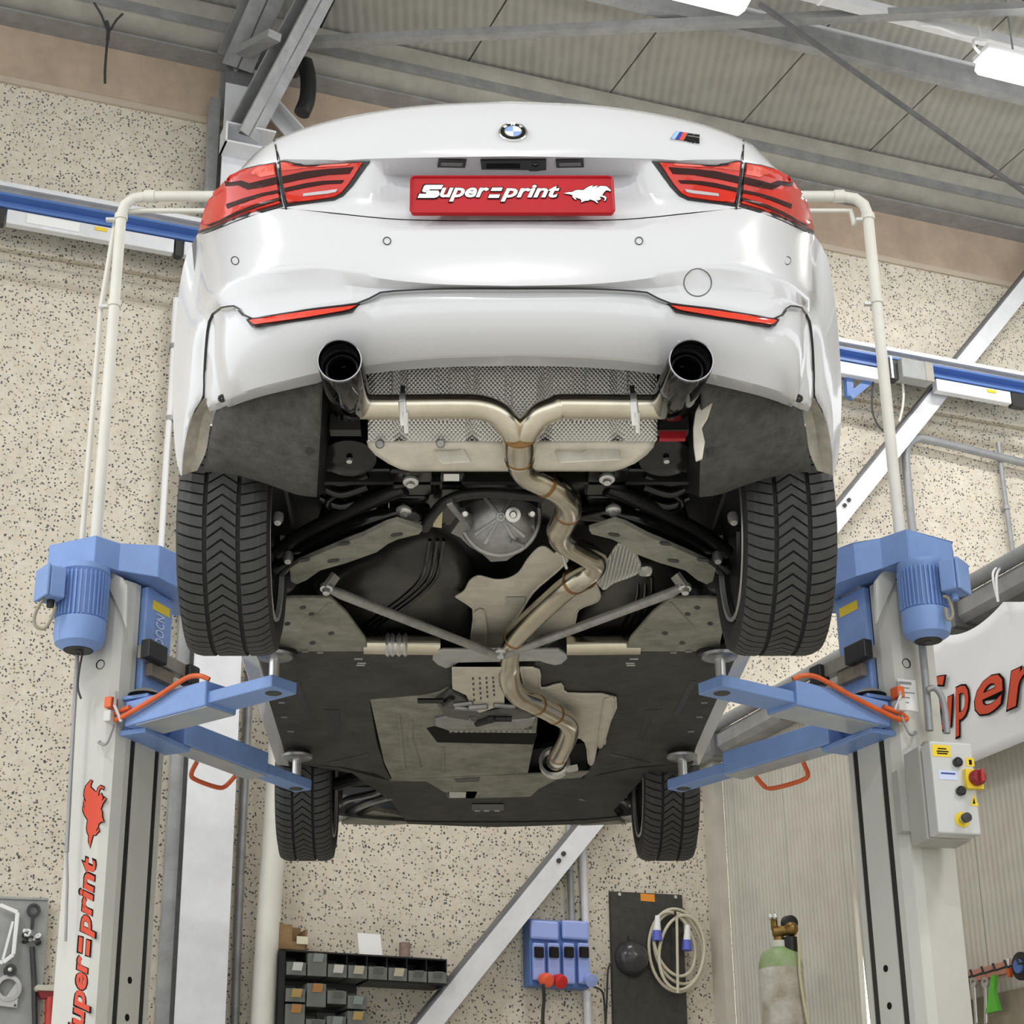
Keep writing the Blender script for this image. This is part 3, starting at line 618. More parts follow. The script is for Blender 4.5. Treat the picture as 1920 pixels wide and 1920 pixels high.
# ------------------------------------------------------------------ things on the back wall, lower middle
def wbox(px0, py0, px1, py1, n0, n1, nn=None):   # box whose front face fills that rectangle
    u0, z1 = W(px0, py0, n1); u1, z0 = W(px1, py1, n1); return rbox(M(), u0, u1, n0, n1, z0, z1)
def bins():
    ORD = ['first', 'second', 'third', 'fourth', 'fifth', 'sixth', 'seventh', 'eighth']
    ns_ = .2
    (ua, zt_), (ub, zb_) = W(525, 1790, ns_), W(838, 1836, ns_)
    zt_ = W(680, 1789, ns_)[1]; zb_ = W(680, 1836, ns_)[1]
    o = thing('bin_rack', RW((ua+ub)/2, 0, zb_), 'black wall rack holding rows of small parts bins', 'rack')
    hgt = zt_-zb_; wbin = (ub-ua-.035)/8; z4 = zb_-4.2*hgt
    m = M(); rbox(m, ua, ub, 0, ns_, zt_-.008, zt_); rbox(m, ua, ub, 0, .012, zb_, zt_); rbox(m, ua, ua+.03, 0, ns_, z4, zt_); rbox(m, ub-.006, ub, 0, ns_, zb_, zt_)
    rbox(m, ua+4*wbin+.035, ub, 0, ns_, zb_-.008, zb_); rbox(m, ua, ua+4*wbin+.035, 0, .012, z4, zb_)
    for i in range(1, 8): rbox(m, ua+.03+i*wbin, ua+.034+i*wbin, 0, ns_*.97, zb_, zt_)
    m.build('frame', blackp, o, smooth=0)
    cards = [mat('card_white', (.85, .85, .82), .7), mat('card_ochre', (.62, .42, .16), .7), mat('card_cream', (.7, .66, .5), .7), mat('card_grey', (.35, .4, .4), .7), mat('card_orange', (.6, .28, .1), .7)]
    cn = ['white', 'ochre', 'cream', 'grey', 'orange']
    def bin_(u, z, w, h, lab, ci, low):
        b = thing('parts_bin', RW(u+w/2, 0, z), lab, 'bin', 'small parts bins on the wall')
        f = .55 if low else .97
        m = M(); rbox(m, u, u+w, .012, ns_+.01, z, z+.006); rbox(m, u, u+.004, .012, ns_+.01, z, z+h*f); rbox(m, u+w-.004, u+w, .012, ns_+.01, z, z+h*f); rbox(m, u, u+w, .012, .018, z, z+h*.9)
        rbox(m, u, u+w, ns_, ns_+.014, z, z+h*f)
        m.build('body', binm, b, smooth=0, bevel=.002)
        m = M(); m.prism([RW(u+w*.25, ns_+.014, z+h*(f-.32)), RW(u+w*.75, ns_+.014, z+h*(f-.32)), RW(u+w*.75, ns_+.04, z+h*(f-.05)), RW(u+w*.25, ns_+.04, z+h*(f-.05))], EZ*.004)
        m.build('grip', binm, b, smooth=0)
        if ci >= 0:
            m = M(); m.prism([RW(u+w*.25, ns_+.016, z+h*(f-.36)), RW(u+w*.75, ns_+.016, z+h*(f-.36)), RW(u+w*.75, ns_+.043, z+h*(f-.05)), RW(u+w*.25, ns_+.043, z+h*(f-.05))], EN*.003)
            m.build('label_card', cards[ci], b, smooth=0)
    top = [0, 3, 0, 2, -1, 2, -1, -1]
    for i in range(8):
        if i > 5:
            bin_(ua+.03+i*wbin+.006, zb_, wbin-.008, hgt*.8, 'empty dark bin, %s from the left in the top row' % ORD[i], -1, True); continue
        bin_(ua+.03+i*wbin+.006, zb_, wbin-.008, hgt*.92, 'grey bin%s, %s from the left in the top row' % ('' if top[i] < 0 else ' with %s card' % cn[top[i]], ORD[i]), top[i], i not in (1,))
    low = [[1, 4, 3, -1], [4, -1, 0, 2], [-1, 3, 1, -1], [3, 1, 1, 0]]
    for c in range(4):
        for r in range(4):
            ci = low[c][r]; z = zb_-(r+1)*hgt*(1.0)-(.02 if c % 2 else 0)-.006
            bin_(ua+.03+c*wbin+.006, z, wbin-.008, hgt*.94, 'grey bin%s, %s below the top row in column %s from the left' % ('' if ci < 0 else ' with %s card' % cn[ci], ORD[r], ORD[c]), ci, (c+r) % 3 != 1)
    # on top of the rack
    t = thing('paper_sheet', RW(*(lambda q: (q[0], ns_-.02, q[1]))(W(694, 1789, ns_))), 'white paper sheet standing on top of the parts rack', 'paper')
    P = lambda px, py, n: RW(*(lambda q: (q[0], n, q[1]))(W(px, py, n)))
    M().prism([P(674, 1789, ns_-.02), P(717, 1791, ns_-.02), P(713, 1752, ns_-.03), P(670, 1749, ns_-.03)], EN*-.003).build('sheet', whitem, t, smooth=0)
    t = thing('wooden_box', P(550, 1787, .18), 'old brown wooden tray box on the left end of the parts rack', 'box')
    m = M(); a0, z0 = W(522, 1787, .16); a1, z1 = W(577, 1732, .16)
    rbox(m, a0, a1, .02, .16, zt_, zt_+.012); rbox(m, a0, a0+.012, .02, .16, zt_, z1); rbox(m, a1-.012, a1, .02, .16, zt_, z1-.03); rbox(m, a0, a1, .02, .032, zt_, z1); rbox(m, a0+.012, a0+.07, .14, .16, zt_, z1-.01); rbox(m, a0+.07, a1, .14, .16, zt_, zt_+.05)
    m.build('box', brown, t, smooth=0)
    q, z = W(567, 1763, .165); rbox(M(), q-.03, q+.03, .16, .166, z-.02, z+.02).build('card', cards[2], t, smooth=0)
    t = thing('steel_sleeve', P(759, 1791, .12), 'short rusty steel sleeve standing on the parts rack', 'sleeve')
    q, z = W(759, 1768, .12); M().lathe(RW(q, .12, zt_), EZ, [(.02, 0), (.03, 0), (.03, z-zt_), (.02, z-zt_), (.02, 0)], 18).build('tube', mat('rusty', (.34, .24, .2), .6, var=.4, vscale=20), t)
bins()
def sockets():
    n1 = .13
    P = lambda px, py, n=n1: RW(*(lambda q: (q[0], n, q[1]))(W(px, py, n)))
    o = thing('socket_box', P(1050, 1850), 'blue distribution box with black windows and plugs on the back wall', 'socket box')
    wbox(992, 1722, 1106, 1854, 0, .1).build('back_box', blued, o, smooth=0, bevel=.008)
    lil = mat('pale_blue', (.33, .42, .82), .4)
    for x0, x1 in ((996, 1049), (1055, 1106)): wbox(x0, 1724, x1, 1763, .1, n1).build('lid', lil, o, smooth=0, bevel=.012)
    for i in range(4):
        x = 1000+i*28.2
        mdl = wbox(x, 1767, x+23, 1845 if i in (2, 3) else 1838, .1, n1).build('module', lil, o, smooth=0, bevel=.008)
        wbox(x+3, 1774, x+21, 1796, n1, n1+.02).build('black_window', glossb, mdl, smooth=0, bevel=.006)
    for x, y, mt, nm, lab in ((1018, 1835, mat('orange_plug', (.85, .12, .05), .4), 'orange_plug', 'orange red round plug in the first socket of the blue box'), (1043, 1837, mat('red_plug', (.6, .02, .02), .4), 'red_plug_cover', 'dark red round cap on the second socket of the blue box')):
        t = thing(nm, P(x, y), lab, 'plug')
        c = P(x, y, n1); M().lathe(c, EN-EZ*.3, [(.001, 0), (.03, 0), (.035, .02), (.04, .05), (.036, .075), (.028, .08), (.001, .08)], 20).build('shell', mt, t)
        M().lathe(c, EN-EZ*.3, [(.02, .0805), (.001, .0805)], 16).build('face', mt, t)
        if nm == 'orange_plug':
            hp = [P(1018, 1845, .2), P(1020, 1870, .16), P(1018, 1900, .1), P(1017, 1940, .08)]; M().tube(smoothpath(hp), .01, 8).build('cable', darkm, t)
    t = thing('white_plug', P(1103, 1838), 'pale grey plug with a thin lead at the right end of the blue box', 'plug')
    M().lathe(P(1103, 1835), EN-EZ*.4, [(.001, 0), (.03, 0), (.036, .05), (.001, .055)], 18).build('shell', lil, t)
    hp = [P(1112, 1850, .15), P(1128, 1858, .1), P(1133, 1880, .05), P(1136, 1935, .03)]; M().tube(smoothpath(hp), .006, 6).build('lead', darkm, t)
    # dark panel
    n2 = .03
    t = thing('wall_board', P(1210, 1900, n2), 'tall dark grey board screwed to the wall right of the socket box', 'board')
    m = M(); m.prism([P(1145, 1671, n2), P(1279, 1678, n2), P(1290, 1940, n2), P(1152, 1940, n2)], EN*-n2*.98); m.build('board', mat('dark_board', (.06, .058, .05), .85, var=.3, vscale=25), t, smooth=0)
    for x, y in ((1161, 1677), (1266, 1682)): M().cyl(P(x, y, n2), P(x, y, n2)+EN*.006, .01, n=10).build('screw', zinc, t)
    wbox(1201, 1675, 1228, 1691, n2, n2+.002).build('orange_sticker', mat('orange_sticker', (.8, .3, .03), .6), t, smooth=0)
    t = thing('extractor_cap', P(1180, 1800, n2), 'dark round domed cap on the dark board', 'cap')
    c = P(1183, 1797, n2); M().lathe(c, EN, [(.1, 0), (.1, .015), (.085, .05), (.05, .08), (.001, .09)], 28).build('dome', mat('smoky_plastic', (.06, .055, .06), .25, var=.4, vscale=14), t, smooth=70)
    M().lathe(c+EU*.03-EZ*.005+EN*.055, EN, [(.02, 0), (.02, .02), (.001, .022)], 14).build('knob', mat('dark_red', (.12, .03, .03), .4), t)
    M().bar(c+EZ*.09, c+EZ*.12, .03, .03, EN).build('hook', darkm, t, smooth=0)
    hp = [P(1147, 1803, .05), P(1140, 1820, .04), P(1138, 1870, .03), P(1135, 1940, .03)]; M().tube(smoothpath(hp), .006, 6).build('lead', darkm, t)
    t = thing('coiled_cable', P(1268, 1780, .06), 'coiled cream extension cable with blue connectors hanging on the dark board', 'cable')
    cr = mat('cream_cable', (.62, .58, .45), .6)
    for cx, cy, rx, ry, rot, n in ((1268, 1782, 51, 78, -.1, .06), (1272, 1778, 44, 68, -.25, .075), (1264, 1770, 36, 62, -.3, .09), (1278, 1786, 42, 70, .1, .10)):
        pts = []
        for k in range(41):
            a = k*2*math.pi/40; x = rx*math.cos(a); y = ry*math.sin(a); pts.append(P(cx+x*math.cos(rot)-y*math.sin(rot), cy+x*math.sin(rot)+y*math.cos(rot), n))
        M().tube(pts, .009, 8, cap=False).build('loop', cr, t)
    M().tube([P(1269, 1722, .11), P(1270, 1790, .11), P(1271, 1862, .11)], .008, 8).build('hanging_end', cr, t)
    bp_ = mat('blue_plug', (.1, .12, .55), .4)
    for x, y in ((1232, 1755), (1288, 1773)):
        M().cyl(P(x, y-10, .11), P(x, y+9, .11), .024, .03, 16).build('connector', bp_, t)
        M().cyl(P(x+1, y-38, .11), P(x, y-9, .11), .014, .022, 14).build('connector_sleeve', whitem, t)
    M().tube([P(1266, 1714, n2), P(1266, 1714, .13), P(1266, 1708, .14)], .008, 6).build('peg', darkm, t)
sockets()
def toolboard():
    n1 = .06
    P = lambda px, py, n=n1: RW(*(lambda q: (q[0], n, q[1]))(W(px, py, n)))
    o = thing('tool_board', P(40, 1900), 'grey sheet metal tool board on the wall at lower left', 'board')
    m = M(); m.prism([P(-120, 1678), P(90, 1686), P(82, 1830), P(72, 1945), P(-120, 1945)], EN*-.05); m.build('board', boardm, o, smooth=0)
    M().prism([P(-120, 1676, .07), P(91, 1684, .07), P(91, 1688, .07), P(-120, 1680, .07)], EN*-.06).build('top_fold', galv, o, smooth=0)
    t = thing('bent_bracket', P(20, 1750), 'white bent steel bracket hanging on the grey tool board', 'bracket')
    pts = [P(0, 1697, .1), P(33, 1711, .1), P(25, 1790, .1), P(6, 1805, .1), P(-10, 1803, .1)]
    for a, b in zip(pts[:-1], pts[1:]): M().bar(a, b, .02, .016, EN).build('rod', whitem, t, smooth=0, bevel=.004)
    M().bar(P(24, 1728, .1), P(5, 1800, .1), .012, .012, EN).build('inner_rod', whitem, t, smooth=0)
    t = thing('ratchet_strap', P(62, 1712), 'dark looped hook above the chain on the tool board', 'hook')
    M().lathe(P(63, 1707, .08), EN, [(.02, -.01), (.034, -.01), (.034, .01), (.02, .01), (.02, -.01)], 18).build('loop', darkm, t); M().bar(P(62, 1716, .08), P(60, 1742, .08), .016, .016, EN).build('shank', darkm, t, smooth=0)
    t = thing('chain_bundle', P(52, 1755), 'bundle of bright and rusty steel links hooked on the tool board', 'chain')
    for i in range(14):
        c = P(44+R.random()*28, 1746+R.random()*22, .08+R.random()*.03); a = V((R.uniform(-1, 1), R.uniform(-1, 1), R.uniform(-1, 1))).normalized()
        M().lathe(c, a, [(.012+.006*math.cos(k*math.pi/3), .006*math.sin(k*math.pi/3)) for k in range(7)], 12).build('link', whitem if i % 2 else darkm, t)
    t = thing('pry_bar', P(62, 1850), 'long dark steel bar hanging down the tool board edge', 'bar')
    M().tube([P(60, 1775, .08), P(64, 1840, .08), P(66, 1945, .08)], .014, 10).build('bar', darkm, t)
    t = thing('ring_bracket', P(12, 1860), 'pale cast bracket with a round hole at the lower left corner', 'bracket')
    c = P(15, 1853, .08)
    m = M(); m.lathe(c, EN, [(.045, -.015), (.06, -.015), (.065, .01), (.045, .015), (.045, -.015)], 24); m.prism([P(32, 1840, .07), P(36, 1842, .07), P(31, 1890, .07), P(28, 1890, .07), P(-20, 1884, .07), P(-20, 1872, .07), P(12, 1868, .07)], EN*.016); m.build('casting', mat('pale_casting', (.55, .55, .54), .6, var=.15), t, smooth=40)
    M().cyl(P(28, 1885, .087), P(28, 1885, .09), .006, n=8).build('bolt_hole', darkm, t)
    t = thing('dark_pulley', P(20, 1815), 'small dark pulley below the white bracket on the tool board', 'pulley')
    M().lathe(P(19, 1820, .08), EN, [(.001, -.02), (.03, -.02), (.024, 0), (.03, .02), (.001, .02)], 18).build('pulley', darkm, t); M().sphere(P(19, 1818, .11), .012, 8).build('nut', zinc, t)
    t = thing('red_mallet', P(93, 1900, .12), 'mallet with a red handle and pale head beside the tool board', 'mallet')
    M().prism([P(66, 1850, .14), P(70, 1846, .14), P(112, 1848, .14), P(113, 1856, .14), P(100, 1858, .14), P(68, 1857, .14)], EN*-.07).build('head', mat('pale_rubber', (.6, .58, .48), .8, var=.2), t, smooth=0, bevel=.004)
    M().prism([P(72, 1858, .13), P(113, 1857, .13), P(112, 1872, .13), P(77, 1872, .13)], EN*-.05).build('collar', mat('dark_red_steel', (.2, .01, .01), .4), t, smooth=0, bevel=.003)
    M().tube([P(95, 1870, .11), P(92, 1945, .11)], .026, 14).build('handle', mat('red_handle', (.5, .03, .02), .35, var=.2), t)
toolboard()

# ================================================================== THE CAR
CAR = thing('car', (0, 1.4, H-.1), 'white two-door car raised on the blue lift, seen from behind and below', 'car')
def S(px, py, fy):                          # pixel -> point of the ray on the surface y = fy(x)
    d = ray(px, py); lo, hi = 2.5, 8.5
    for _ in range(50):
        mid = (lo+hi)/2; p = CAM+d*mid
        if p.y < fy(p.x): lo = mid
        else: hi = mid
    return CAM+d*lo
def plan(yc, a=.13, b=.45):
    return lambda x: yc+a*(x/.9)**2+b*max(0, (abs(x)-.6)/.31)**2.2
def row(segs, fy, ns_, mirror=True):        # right-hand contour in pieces -> full mirrored row
    right = []
    for s_, n in zip(segs, ns_):
        P = [S(q[0], q[1], fy) if len(q) == 2 else U(q[0], q[1], y=q[2]) for q in s_]
        P = resample(smoothpath(P, 5), n)
        right += P if not right else P[1:]
    right[0].x = 0
    return [V((-p.x, p.y, p.z)) for p in right[:0:-1]]+right
NS = (26, 22)
Ca = [[(958,415),(1160,413),(1300,400),(1390,391),(1450,408),(1510,435),(1527,441)], [(1527,441,-.58),(1549,478,-.545),(1563,545,-.51),(1573,640,-.475),(1578,740,-.445),(1573,850,-.405),(1563,892,-.375)]]
Cb = [[(958,480),(1150,480),(1330,484),(1430,495),(1490,515),(1528,550)], [(1528,550,-.62),(1549,610,-.585),(1559,690,-.55),(1562,760,-.51),(1562,840,-.45),(1561,891,-.38)]]
Cc = [[(958,536),(1100,533),(1200,524),(1270,512),(1333,505),(1447,522),(1493,545),(1512,568)], [(1512,568,-.70),(1528,610,-.675),(1537,660,-.64),(1543,740,-.58),(1553,800,-.505),(1559,850,-.445),(1561,891,-.385)]]
Cm = [[(958,540),(1100,539),(1210,541),(1330,532),(1440,548),(1490,566),(1508,574)], [(1508,574,-.725),(1523,606,-.685),(1531,655,-.645),(1536,742,-.59),(1548,790,-.515),(1558,850,-.45),(1561,891,-.388)]]
Cd = [[(958,543),(1100,543),(1200,548),(1228,555),(1250,569),(1350,582),(1450,599),(1478,576),(1502,578)], [(1502,578,-.74),(1517,600,-.71),(1523,640,-.68),(1526,700,-.63),(1527,746,-.595),(1541,772,-.54),(1553,805,-.495),(1559,850,-.455),(1561,891,-.39)]]
rows = [row(Ca, plan(-1.0), NS)]
rb = row(Cb, plan(-1.06), NS); rc = row(Cc, plan(-1.07), NS)
rows.append([a.lerp(b, .5)+V((0, -.022*max(0, 1-(a.x/.86)**4), 0)) for a, b in zip(rows[0], rb)])
rows += [rb, [a.lerp(b, .5)+V((0, -.006, 0)) for a, b in zip(rb, rc)], rc, row(Cm, plan(-1.045), NS), row(Cd, plan(-1.05), NS)]
rows.append([p+V((0, .05, .004)) for p in rows[-1]])
bumpm = M().grid(rows)
bump = bumpm.build('rear_bumper', paint, CAR, smooth=50)
bodyv = list(bumpm.v); bodyf = [f[:] for f in bumpm.f]
# trunk lid + quarter panels
def rec(yc, d): return lambda x: plan(yc, .16, .38)(x)+d*max(0, min(1, (.34-abs(x))/.07))
NT = (30, 16)
Ts = [([[(958,190),(1100,196),(1200,208),(1290,226),(1350,244),(1394,262)], [(1394,262),(1415,275),(1435,294),(1452,314)]], plan(-.94,.16,.38)),
      ([[(958,196),(1100,202),(1200,214),(1290,232),(1350,249),(1394,267)], [(1394,267),(1415,280),(1436,298),(1456,318)]], plan(-.965,.16,.38)),
      ([[(958,240),(1150,245),(1300,260),(1394,282)], [(1394,282),(1420,292),(1445,308),(1468,326)]], plan(-.995,.16,.38)),
      ([[(958,276),(1150,280),(1300,290),(1393,303)], [(1393,303),(1425,310),(1460,326),(1482,340)]], plan(-1.02,.16,.38)),
      ([[(958,293),(1200,297),(1300,303),(1392,312)], [(1392,312),(1430,320),(1470,338),(1490,346)]], plan(-1.02,.16,.38)),
      ([[(958,296),(1200,300),(1300,310),(1391,320)], [(1391,320),(1430,329),(1470,345),(1496,353)]], rec(-1.012, .012)),
      ([[(958,331),(1150,331),(1215,328),(1300,334),(1390,342)], [(1390,342),(1430,350),(1475,362),(1508,374)]], rec(-1.005, .085)),
      ([[(958,365),(1165,365),(1260,360),(1388,364)], [(1388,364),(1440,374),(1490,394),(1518,405)]], rec(-1.0, .05)),
      ([[(958,398),(1165,397),(1280,386),(1386,379)], [(1386,379),(1445,392),(1500,417),(1523,425)]], rec(-1.0, .02)),
      (Ca[:1]+[None], None)]
tr = []
for segs, fy in Ts[:-1]: tr.append(row(segs, fy, NT))
seg = Ca[0]
tr.append(row([[(958,413),(1160,411),(1300,398),(1386,390)], [(1386,390),(1450,406),(1510,433),(1526,440)]], plan(-1.0), NT))
tr = [[p+V((0, .5, .06)) for p in tr[0]], [p+V((0, .03, .012)) for p in tr[0]]]+tr
for r_ in tr: r_.insert(0, r_[0]+V((.005, .35, .01))); r_.append(r_[-1]+V((-.005, .35, .01)))
NC = len(tr[0]); i0 = 16; i1 = NC-17
tl = M().grid([r_[i0:i1+1] for r_ in tr])
tl.build('trunk_lid', paint, CAR, smooth=32)
for a, b in ((0, i0+1), (i1, NC)):
    q = M().grid([r_[a:b] for r_ in tr]); q.build('quarter_panel', paint, CAR, smooth=40)
n_ = len(bodyv); full = M().grid(tr)
bodyv += full.v; bodyf += [[i+n_ for i in f] for f in full.f]
# lower bumper insert
Dm = [([[(958,545),(1100,545),(1200,550),(1228,557),(1250,571),(1350,584),(1450,600),(1478,578),(1503,580)], [(1503,580,-.742),(1516,602,-.712),(1522,642,-.685),(1525,700,-.636),(1526,742,-.60)]], plan(-1.035)),
      ([[(958,560),(1100,560),(1215,566),(1300,584),(1400,604),(1470,604),(1503,600)], [(1503,600,-.73),(1512,630,-.71),(1518,670,-.675),(1522,715,-.635),(1525,744,-.60)]], plan(-1.045)),
      ([[(958,600),(1100,601),(1250,612),(1400,636),(1480,654),(1505,662)], [(1505,662,-.715),(1511,680,-.695),(1515,700,-.672),(1521,730,-.63),(1524,748,-.60)]], plan(-1.03)),
      ([[(958,632),(1100,634),(1250,646),(1400,674),(1470,695),(1500,706)], [(1500,706,-.70),(1508,716,-.68),(1514,726,-.655),(1519,740,-.63),(1523,752,-.60)]], plan(-.995)),
      ([[(958,664),(1100,667),(1250,683),(1400,716),(1460,733),(1492,744)], [(1492,744,-.69),(1502,747,-.67),(1511,751,-.65),(1517,755,-.63),(1521,759,-.61)]], plan(-.945)),
      ([[(958,669),(1100,672),(1250,688),(1400,722),(1460,740),(1490,751)], [(1490,751,-.675),(1500,754,-.66),(1509,758,-.64),(1515,761,-.62),(1519,764,-.605)]], plan(-.925)),
      ([[(958,686),(1100,689),(1250,704),(1400,736),(1455,752),(1480,762)], [(1480,762,-.63),(1492,766,-.615),(1503,768,-.60),(1510,770,-.585),(1515,772,-.575)]], plan(-.86))]
dr = [row(s_, fy, (26, 12)) for s_, fy in Dm]
dr.insert(0, [p+V((0, .04, .002)) for p in dr[0]])
ins = M().grid(dr); ins.build('bumper_insert', paint, CAR, smooth=40)
n_ = len(bodyv); bodyv += ins.v; bodyf += [[i+n_ for i in f] for f in ins.f]
bvh = BVHTree.FromPolygons(bodyv, bodyf)
def onbody(px, py, cx, cy):
    for k in range(30):
        h = bvh.ray_cast(CAM, ray(px, py))
        if h[0] is not None and h[0].y < -.2: return h[0], h[1]
        px += (cx-px)*.03; py += (cy-py)*.03
    raise Exception('off body %s %s' % (px, py))
def decal(poly, name, mt, lift=.002, thick=.004, sub=2, parent=CAR, mirror=True, smooth=60, fy=None):
    bm = bmesh.new(); vs = [bm.verts.new((x, -y, 0)) for x, y in poly]; f = bm.faces.new(vs)
    cx = sum(p[0] for p in poly)/len(poly); cy = sum(p[1] for p in poly)/len(poly)
    bmesh.ops.triangulate(bm, faces=[f], ngon_method='EAR_CLIP')
    for _ in range(sub): bmesh.ops.subdivide_edges(bm, edges=[e for e in bm.edges if e.calc_length() > 9], cuts=1); bmesh.ops.triangulate(bm, faces=bm.faces[:])
    bm.normal_update(); bm.faces.ensure_lookup_table()
    if bm.faces[0].normal.z < 0: bmesh.ops.reverse_faces(bm, faces=bm.faces[:])
    m = M(); top = []; bot = []; bm.verts.index_update()
    for v in bm.verts:
        if fy: p = S(v.co.x, -v.co.y, fy); n = V((math.copysign(max(.0, abs(p.x)-.35)*.9, p.x), -1, -.25)).normalized()
        else: p, n = onbody(v.co.x, -v.co.y, cx, cy)
        if n.dot(CAM-p) < 0: n = -n
        top.append(p+n*(lift+thick)); bot.append(p+n*(lift-.003))
    m.v = top+bot; o = len(top)
    m.f = [[v.index for v in f.verts] for f in bm.faces]
    for e in bm.edges:
        if len(e.link_faces) == 1:
            l = [l for l in e.link_loops][0]; a, b = l.vert.index, l.link_loop_next.vert.index
            m.f.append([b, a, a+o, b+o])
    bm.free()
    out = [m.build(name, mt, parent, smooth=smooth)]
    if mirror: out.append(m.mir().build(name, mt, parent, smooth=smooth))
    return out
def ribbon(pts, w, name, mt, lift=.001, thick=.002, parent=CAR, mirror=True):   # strip of w pixels along a polyline
    L = []; Rr = []
    for i, (x, y) in enumerate(pts):
        a = pts[max(0, i-1)]; b = pts[min(len(pts)-1, i+1)]; dx, dy = b[0]-a[0], b[1]-a[1]; k = math.hypot(dx, dy)
        L.append((x-dy/k*w/2, y+dx/k*w/2)); Rr.append((x+dy/k*w/2, y-dx/k*w/2))
    return decal(L+Rr[::-1], name, mt, lift, thick, 2, parent, mirror)
# tail lights
IN_ = [(1222,304),(1250,305),(1340,309),(1362,306),(1380,302),(1391,303),(1387,340),(1379,388),(1330,381),(1290,376),(1273,368),(1256,350)]
OUT = [(1396,305),(1425,310),(1450,317),(1476,330),(1492,344),(1506,366),(1516,390),(1522,420),(1525,438),(1505,430),(1450,406),(1385,388),(1390,345)]
for nm, po in (('tail_light', IN_), ('tail_light', OUT)):
    hs = decal(po, nm, seal, .0, .003, 3)
    def inner(k): cx = sum(p[0] for p in po)/len(po); cy = sum(p[1] for p in po)/len(po); return [(cx+(x-cx)*k, cy+(y-cy)*k) for x, y in po]
    if po is IN_:
        shp = [(1236,307),(1252,308),(1340,312),(1362,310),(1380,306),(1387,307),(1383,340),(1376,383),(1330,377),(1290,371),(1277,364),(1262,346)]
        bands = [([(1252,316),(1300,319),(1340,323),(1384,333),(1382,346),(1335,336),(1300,330),(1260,328)], lensd, .0055),
                 ([(1270,340),(1310,342),(1340,346),(1380,355),(1379,362),(1335,353),(1305,348),(1275,346)], lensd, .0055),
                 ([(1258,309),(1330,313),(1362,311),(1386,308),(1385,322),(1335,316),(1264,313)], lensl, .0055),
                 ([(1282,357),(1300,360),(1345,366),(1346,371),(1300,366),(1286,363)], clear, .0055)]
    else:
        shp = [(1398,309),(1425,313),(1450,320),(1474,332),(1490,346),(1504,367),(1513,391),(1520,420),(1522,432),(1505,425),(1450,401),(1389,384),(1393,345)]
        bands = [([(1392,333),(1420,340),(1440,345),(1458,338),(1482,342),(1480,350),(1460,348),(1444,357),(1420,353),(1391,346)], lensd, .0055),
                 ([(1390,358),(1420,364),(1450,373),(1480,384),(1478,392),(1450,381),(1418,370),(1389,363)], lensd, .0055),
                 ([(1399,312),(1425,316),(1438,324),(1420,334),(1396,329)], lensl, .0055),
                 ([(1388,373),(1430,385),(1470,403),(1512,423),(1505,424),(1450,400),(1389,380)], lensd, .0055)]
    for k, h_ in enumerate(hs):
        pass
    ls = decal(shp, 'lens', lens, .003, .004, 3, parent=None)
    for s_, h_ in zip(ls, hs): s_.parent = h_; s_.location = -CAR.location
    for bp_, mt, lf in bands:
        bs = decal(bp_, 'light_band', mt, .005, .004, 2, parent=None)
        for s_, h_ in zip(bs, hs): s_.parent = h_; s_.location = -CAR.location
# shut lines
ribbon([(1394,263),(1393,282),(1392,305),(1388,345),(1381,388),(1380,393)], 3.2, 'shut_line', seal, 0, .0012)
ribbon([(1391,303),(1380,301),(1360,305),(1340,308),(1250,303),(1222,302)], 2, 'light_seal', mat('grey_seal', (.3, .3, .31), .4), 0, .0025)
# reflectors
frf = plan(-1.044)
decal([(1251,570),(1262,571),(1350,580),(1452,597),(1461,600),(1452,613),(1440,614),(1350,601),(1280,589),(1266,586)], 'reflector_frame', seal, .0, .004, fy=frf)
decal([(1257,574),(1266,575),(1350,585),(1448,600),(1454,602),(1447,609),(1440,609),(1350,596),(1282,584),(1270,581)], 'reflector', mat('reflector_red', (.78, .05, .02), .15, coat=.6, var=.15, vscale=30), .006, .004, fy=frf)
g_ = [p+V((0, -.004, 0)) for p in rows[-2]]
M().tube(g_[8:-8], .0024, 6).build('insert_gap', seal, CAR)
g_ = [p+V((0, -.003, 0)) for p in dr[1]]
M().tube(g_[3:-3], .0024, 6).build('insert_gap', seal, CAR)
# parking sensors, tow cover
def ring(cx, cy, r, w, name, mt, mirror=False, asp=1):
    out = []
    for a in range(24): t = a*math.pi/12; out.append((cx+r*math.cos(t), cy+r*asp*math.sin(t)))
    m = M(); P = []
    for x, y in out: p_, n_ = onbody(x, y, cx, cy); P.append(p_+n_*(.0012 if n_.dot(CAM-p_) > 0 else -.0012))
    P.append(P[0]); m.tube(P, w, 6, cap=False)
    o = [m.build(name, mt, CAR)]
    if mirror: o.append(m.mir().build(name, mt, CAR))
ring(1198, 452, 7, .0011, 'parking_sensor', seal, True); ring(1476, 489, 6, .0011, 'parking_sensor', seal, True, 1.25)
ring(1308, 530, 26, .0010, 'tow_cover', seal)
# plate lights, handle, camera
hs = decal([(1042,298),(1094,297),(1095,311),(1043,312)], 'plate_light', seal, .001, .004)
decal([(1048,302),(1089,301),(1089,307),(1049,308)], 'plate_light_lens', mat('smoked_lens', (.16, .16, .16), .15), .005, .002)
decal([(901,298),(1024,297),(1024,315),(1012,316),(1008,317),(993,317),(990,315),(903,314)], 'trunk_handle', seal, .001, .006, mirror=False)
decal([(912,303),(975,303),(975,311),(912,311)], 'handle_recess', blackm, .007, .001, mirror=False)
p, n = onbody(1003, 308, 960, 308); M().lathe(p-V((0, .012, .002)), V((0, -1, -.5)), [(.012, -.01), (.012, .002), (.008, .004), (.001, .003)], 16).build('rear_camera', glossb, CAR)
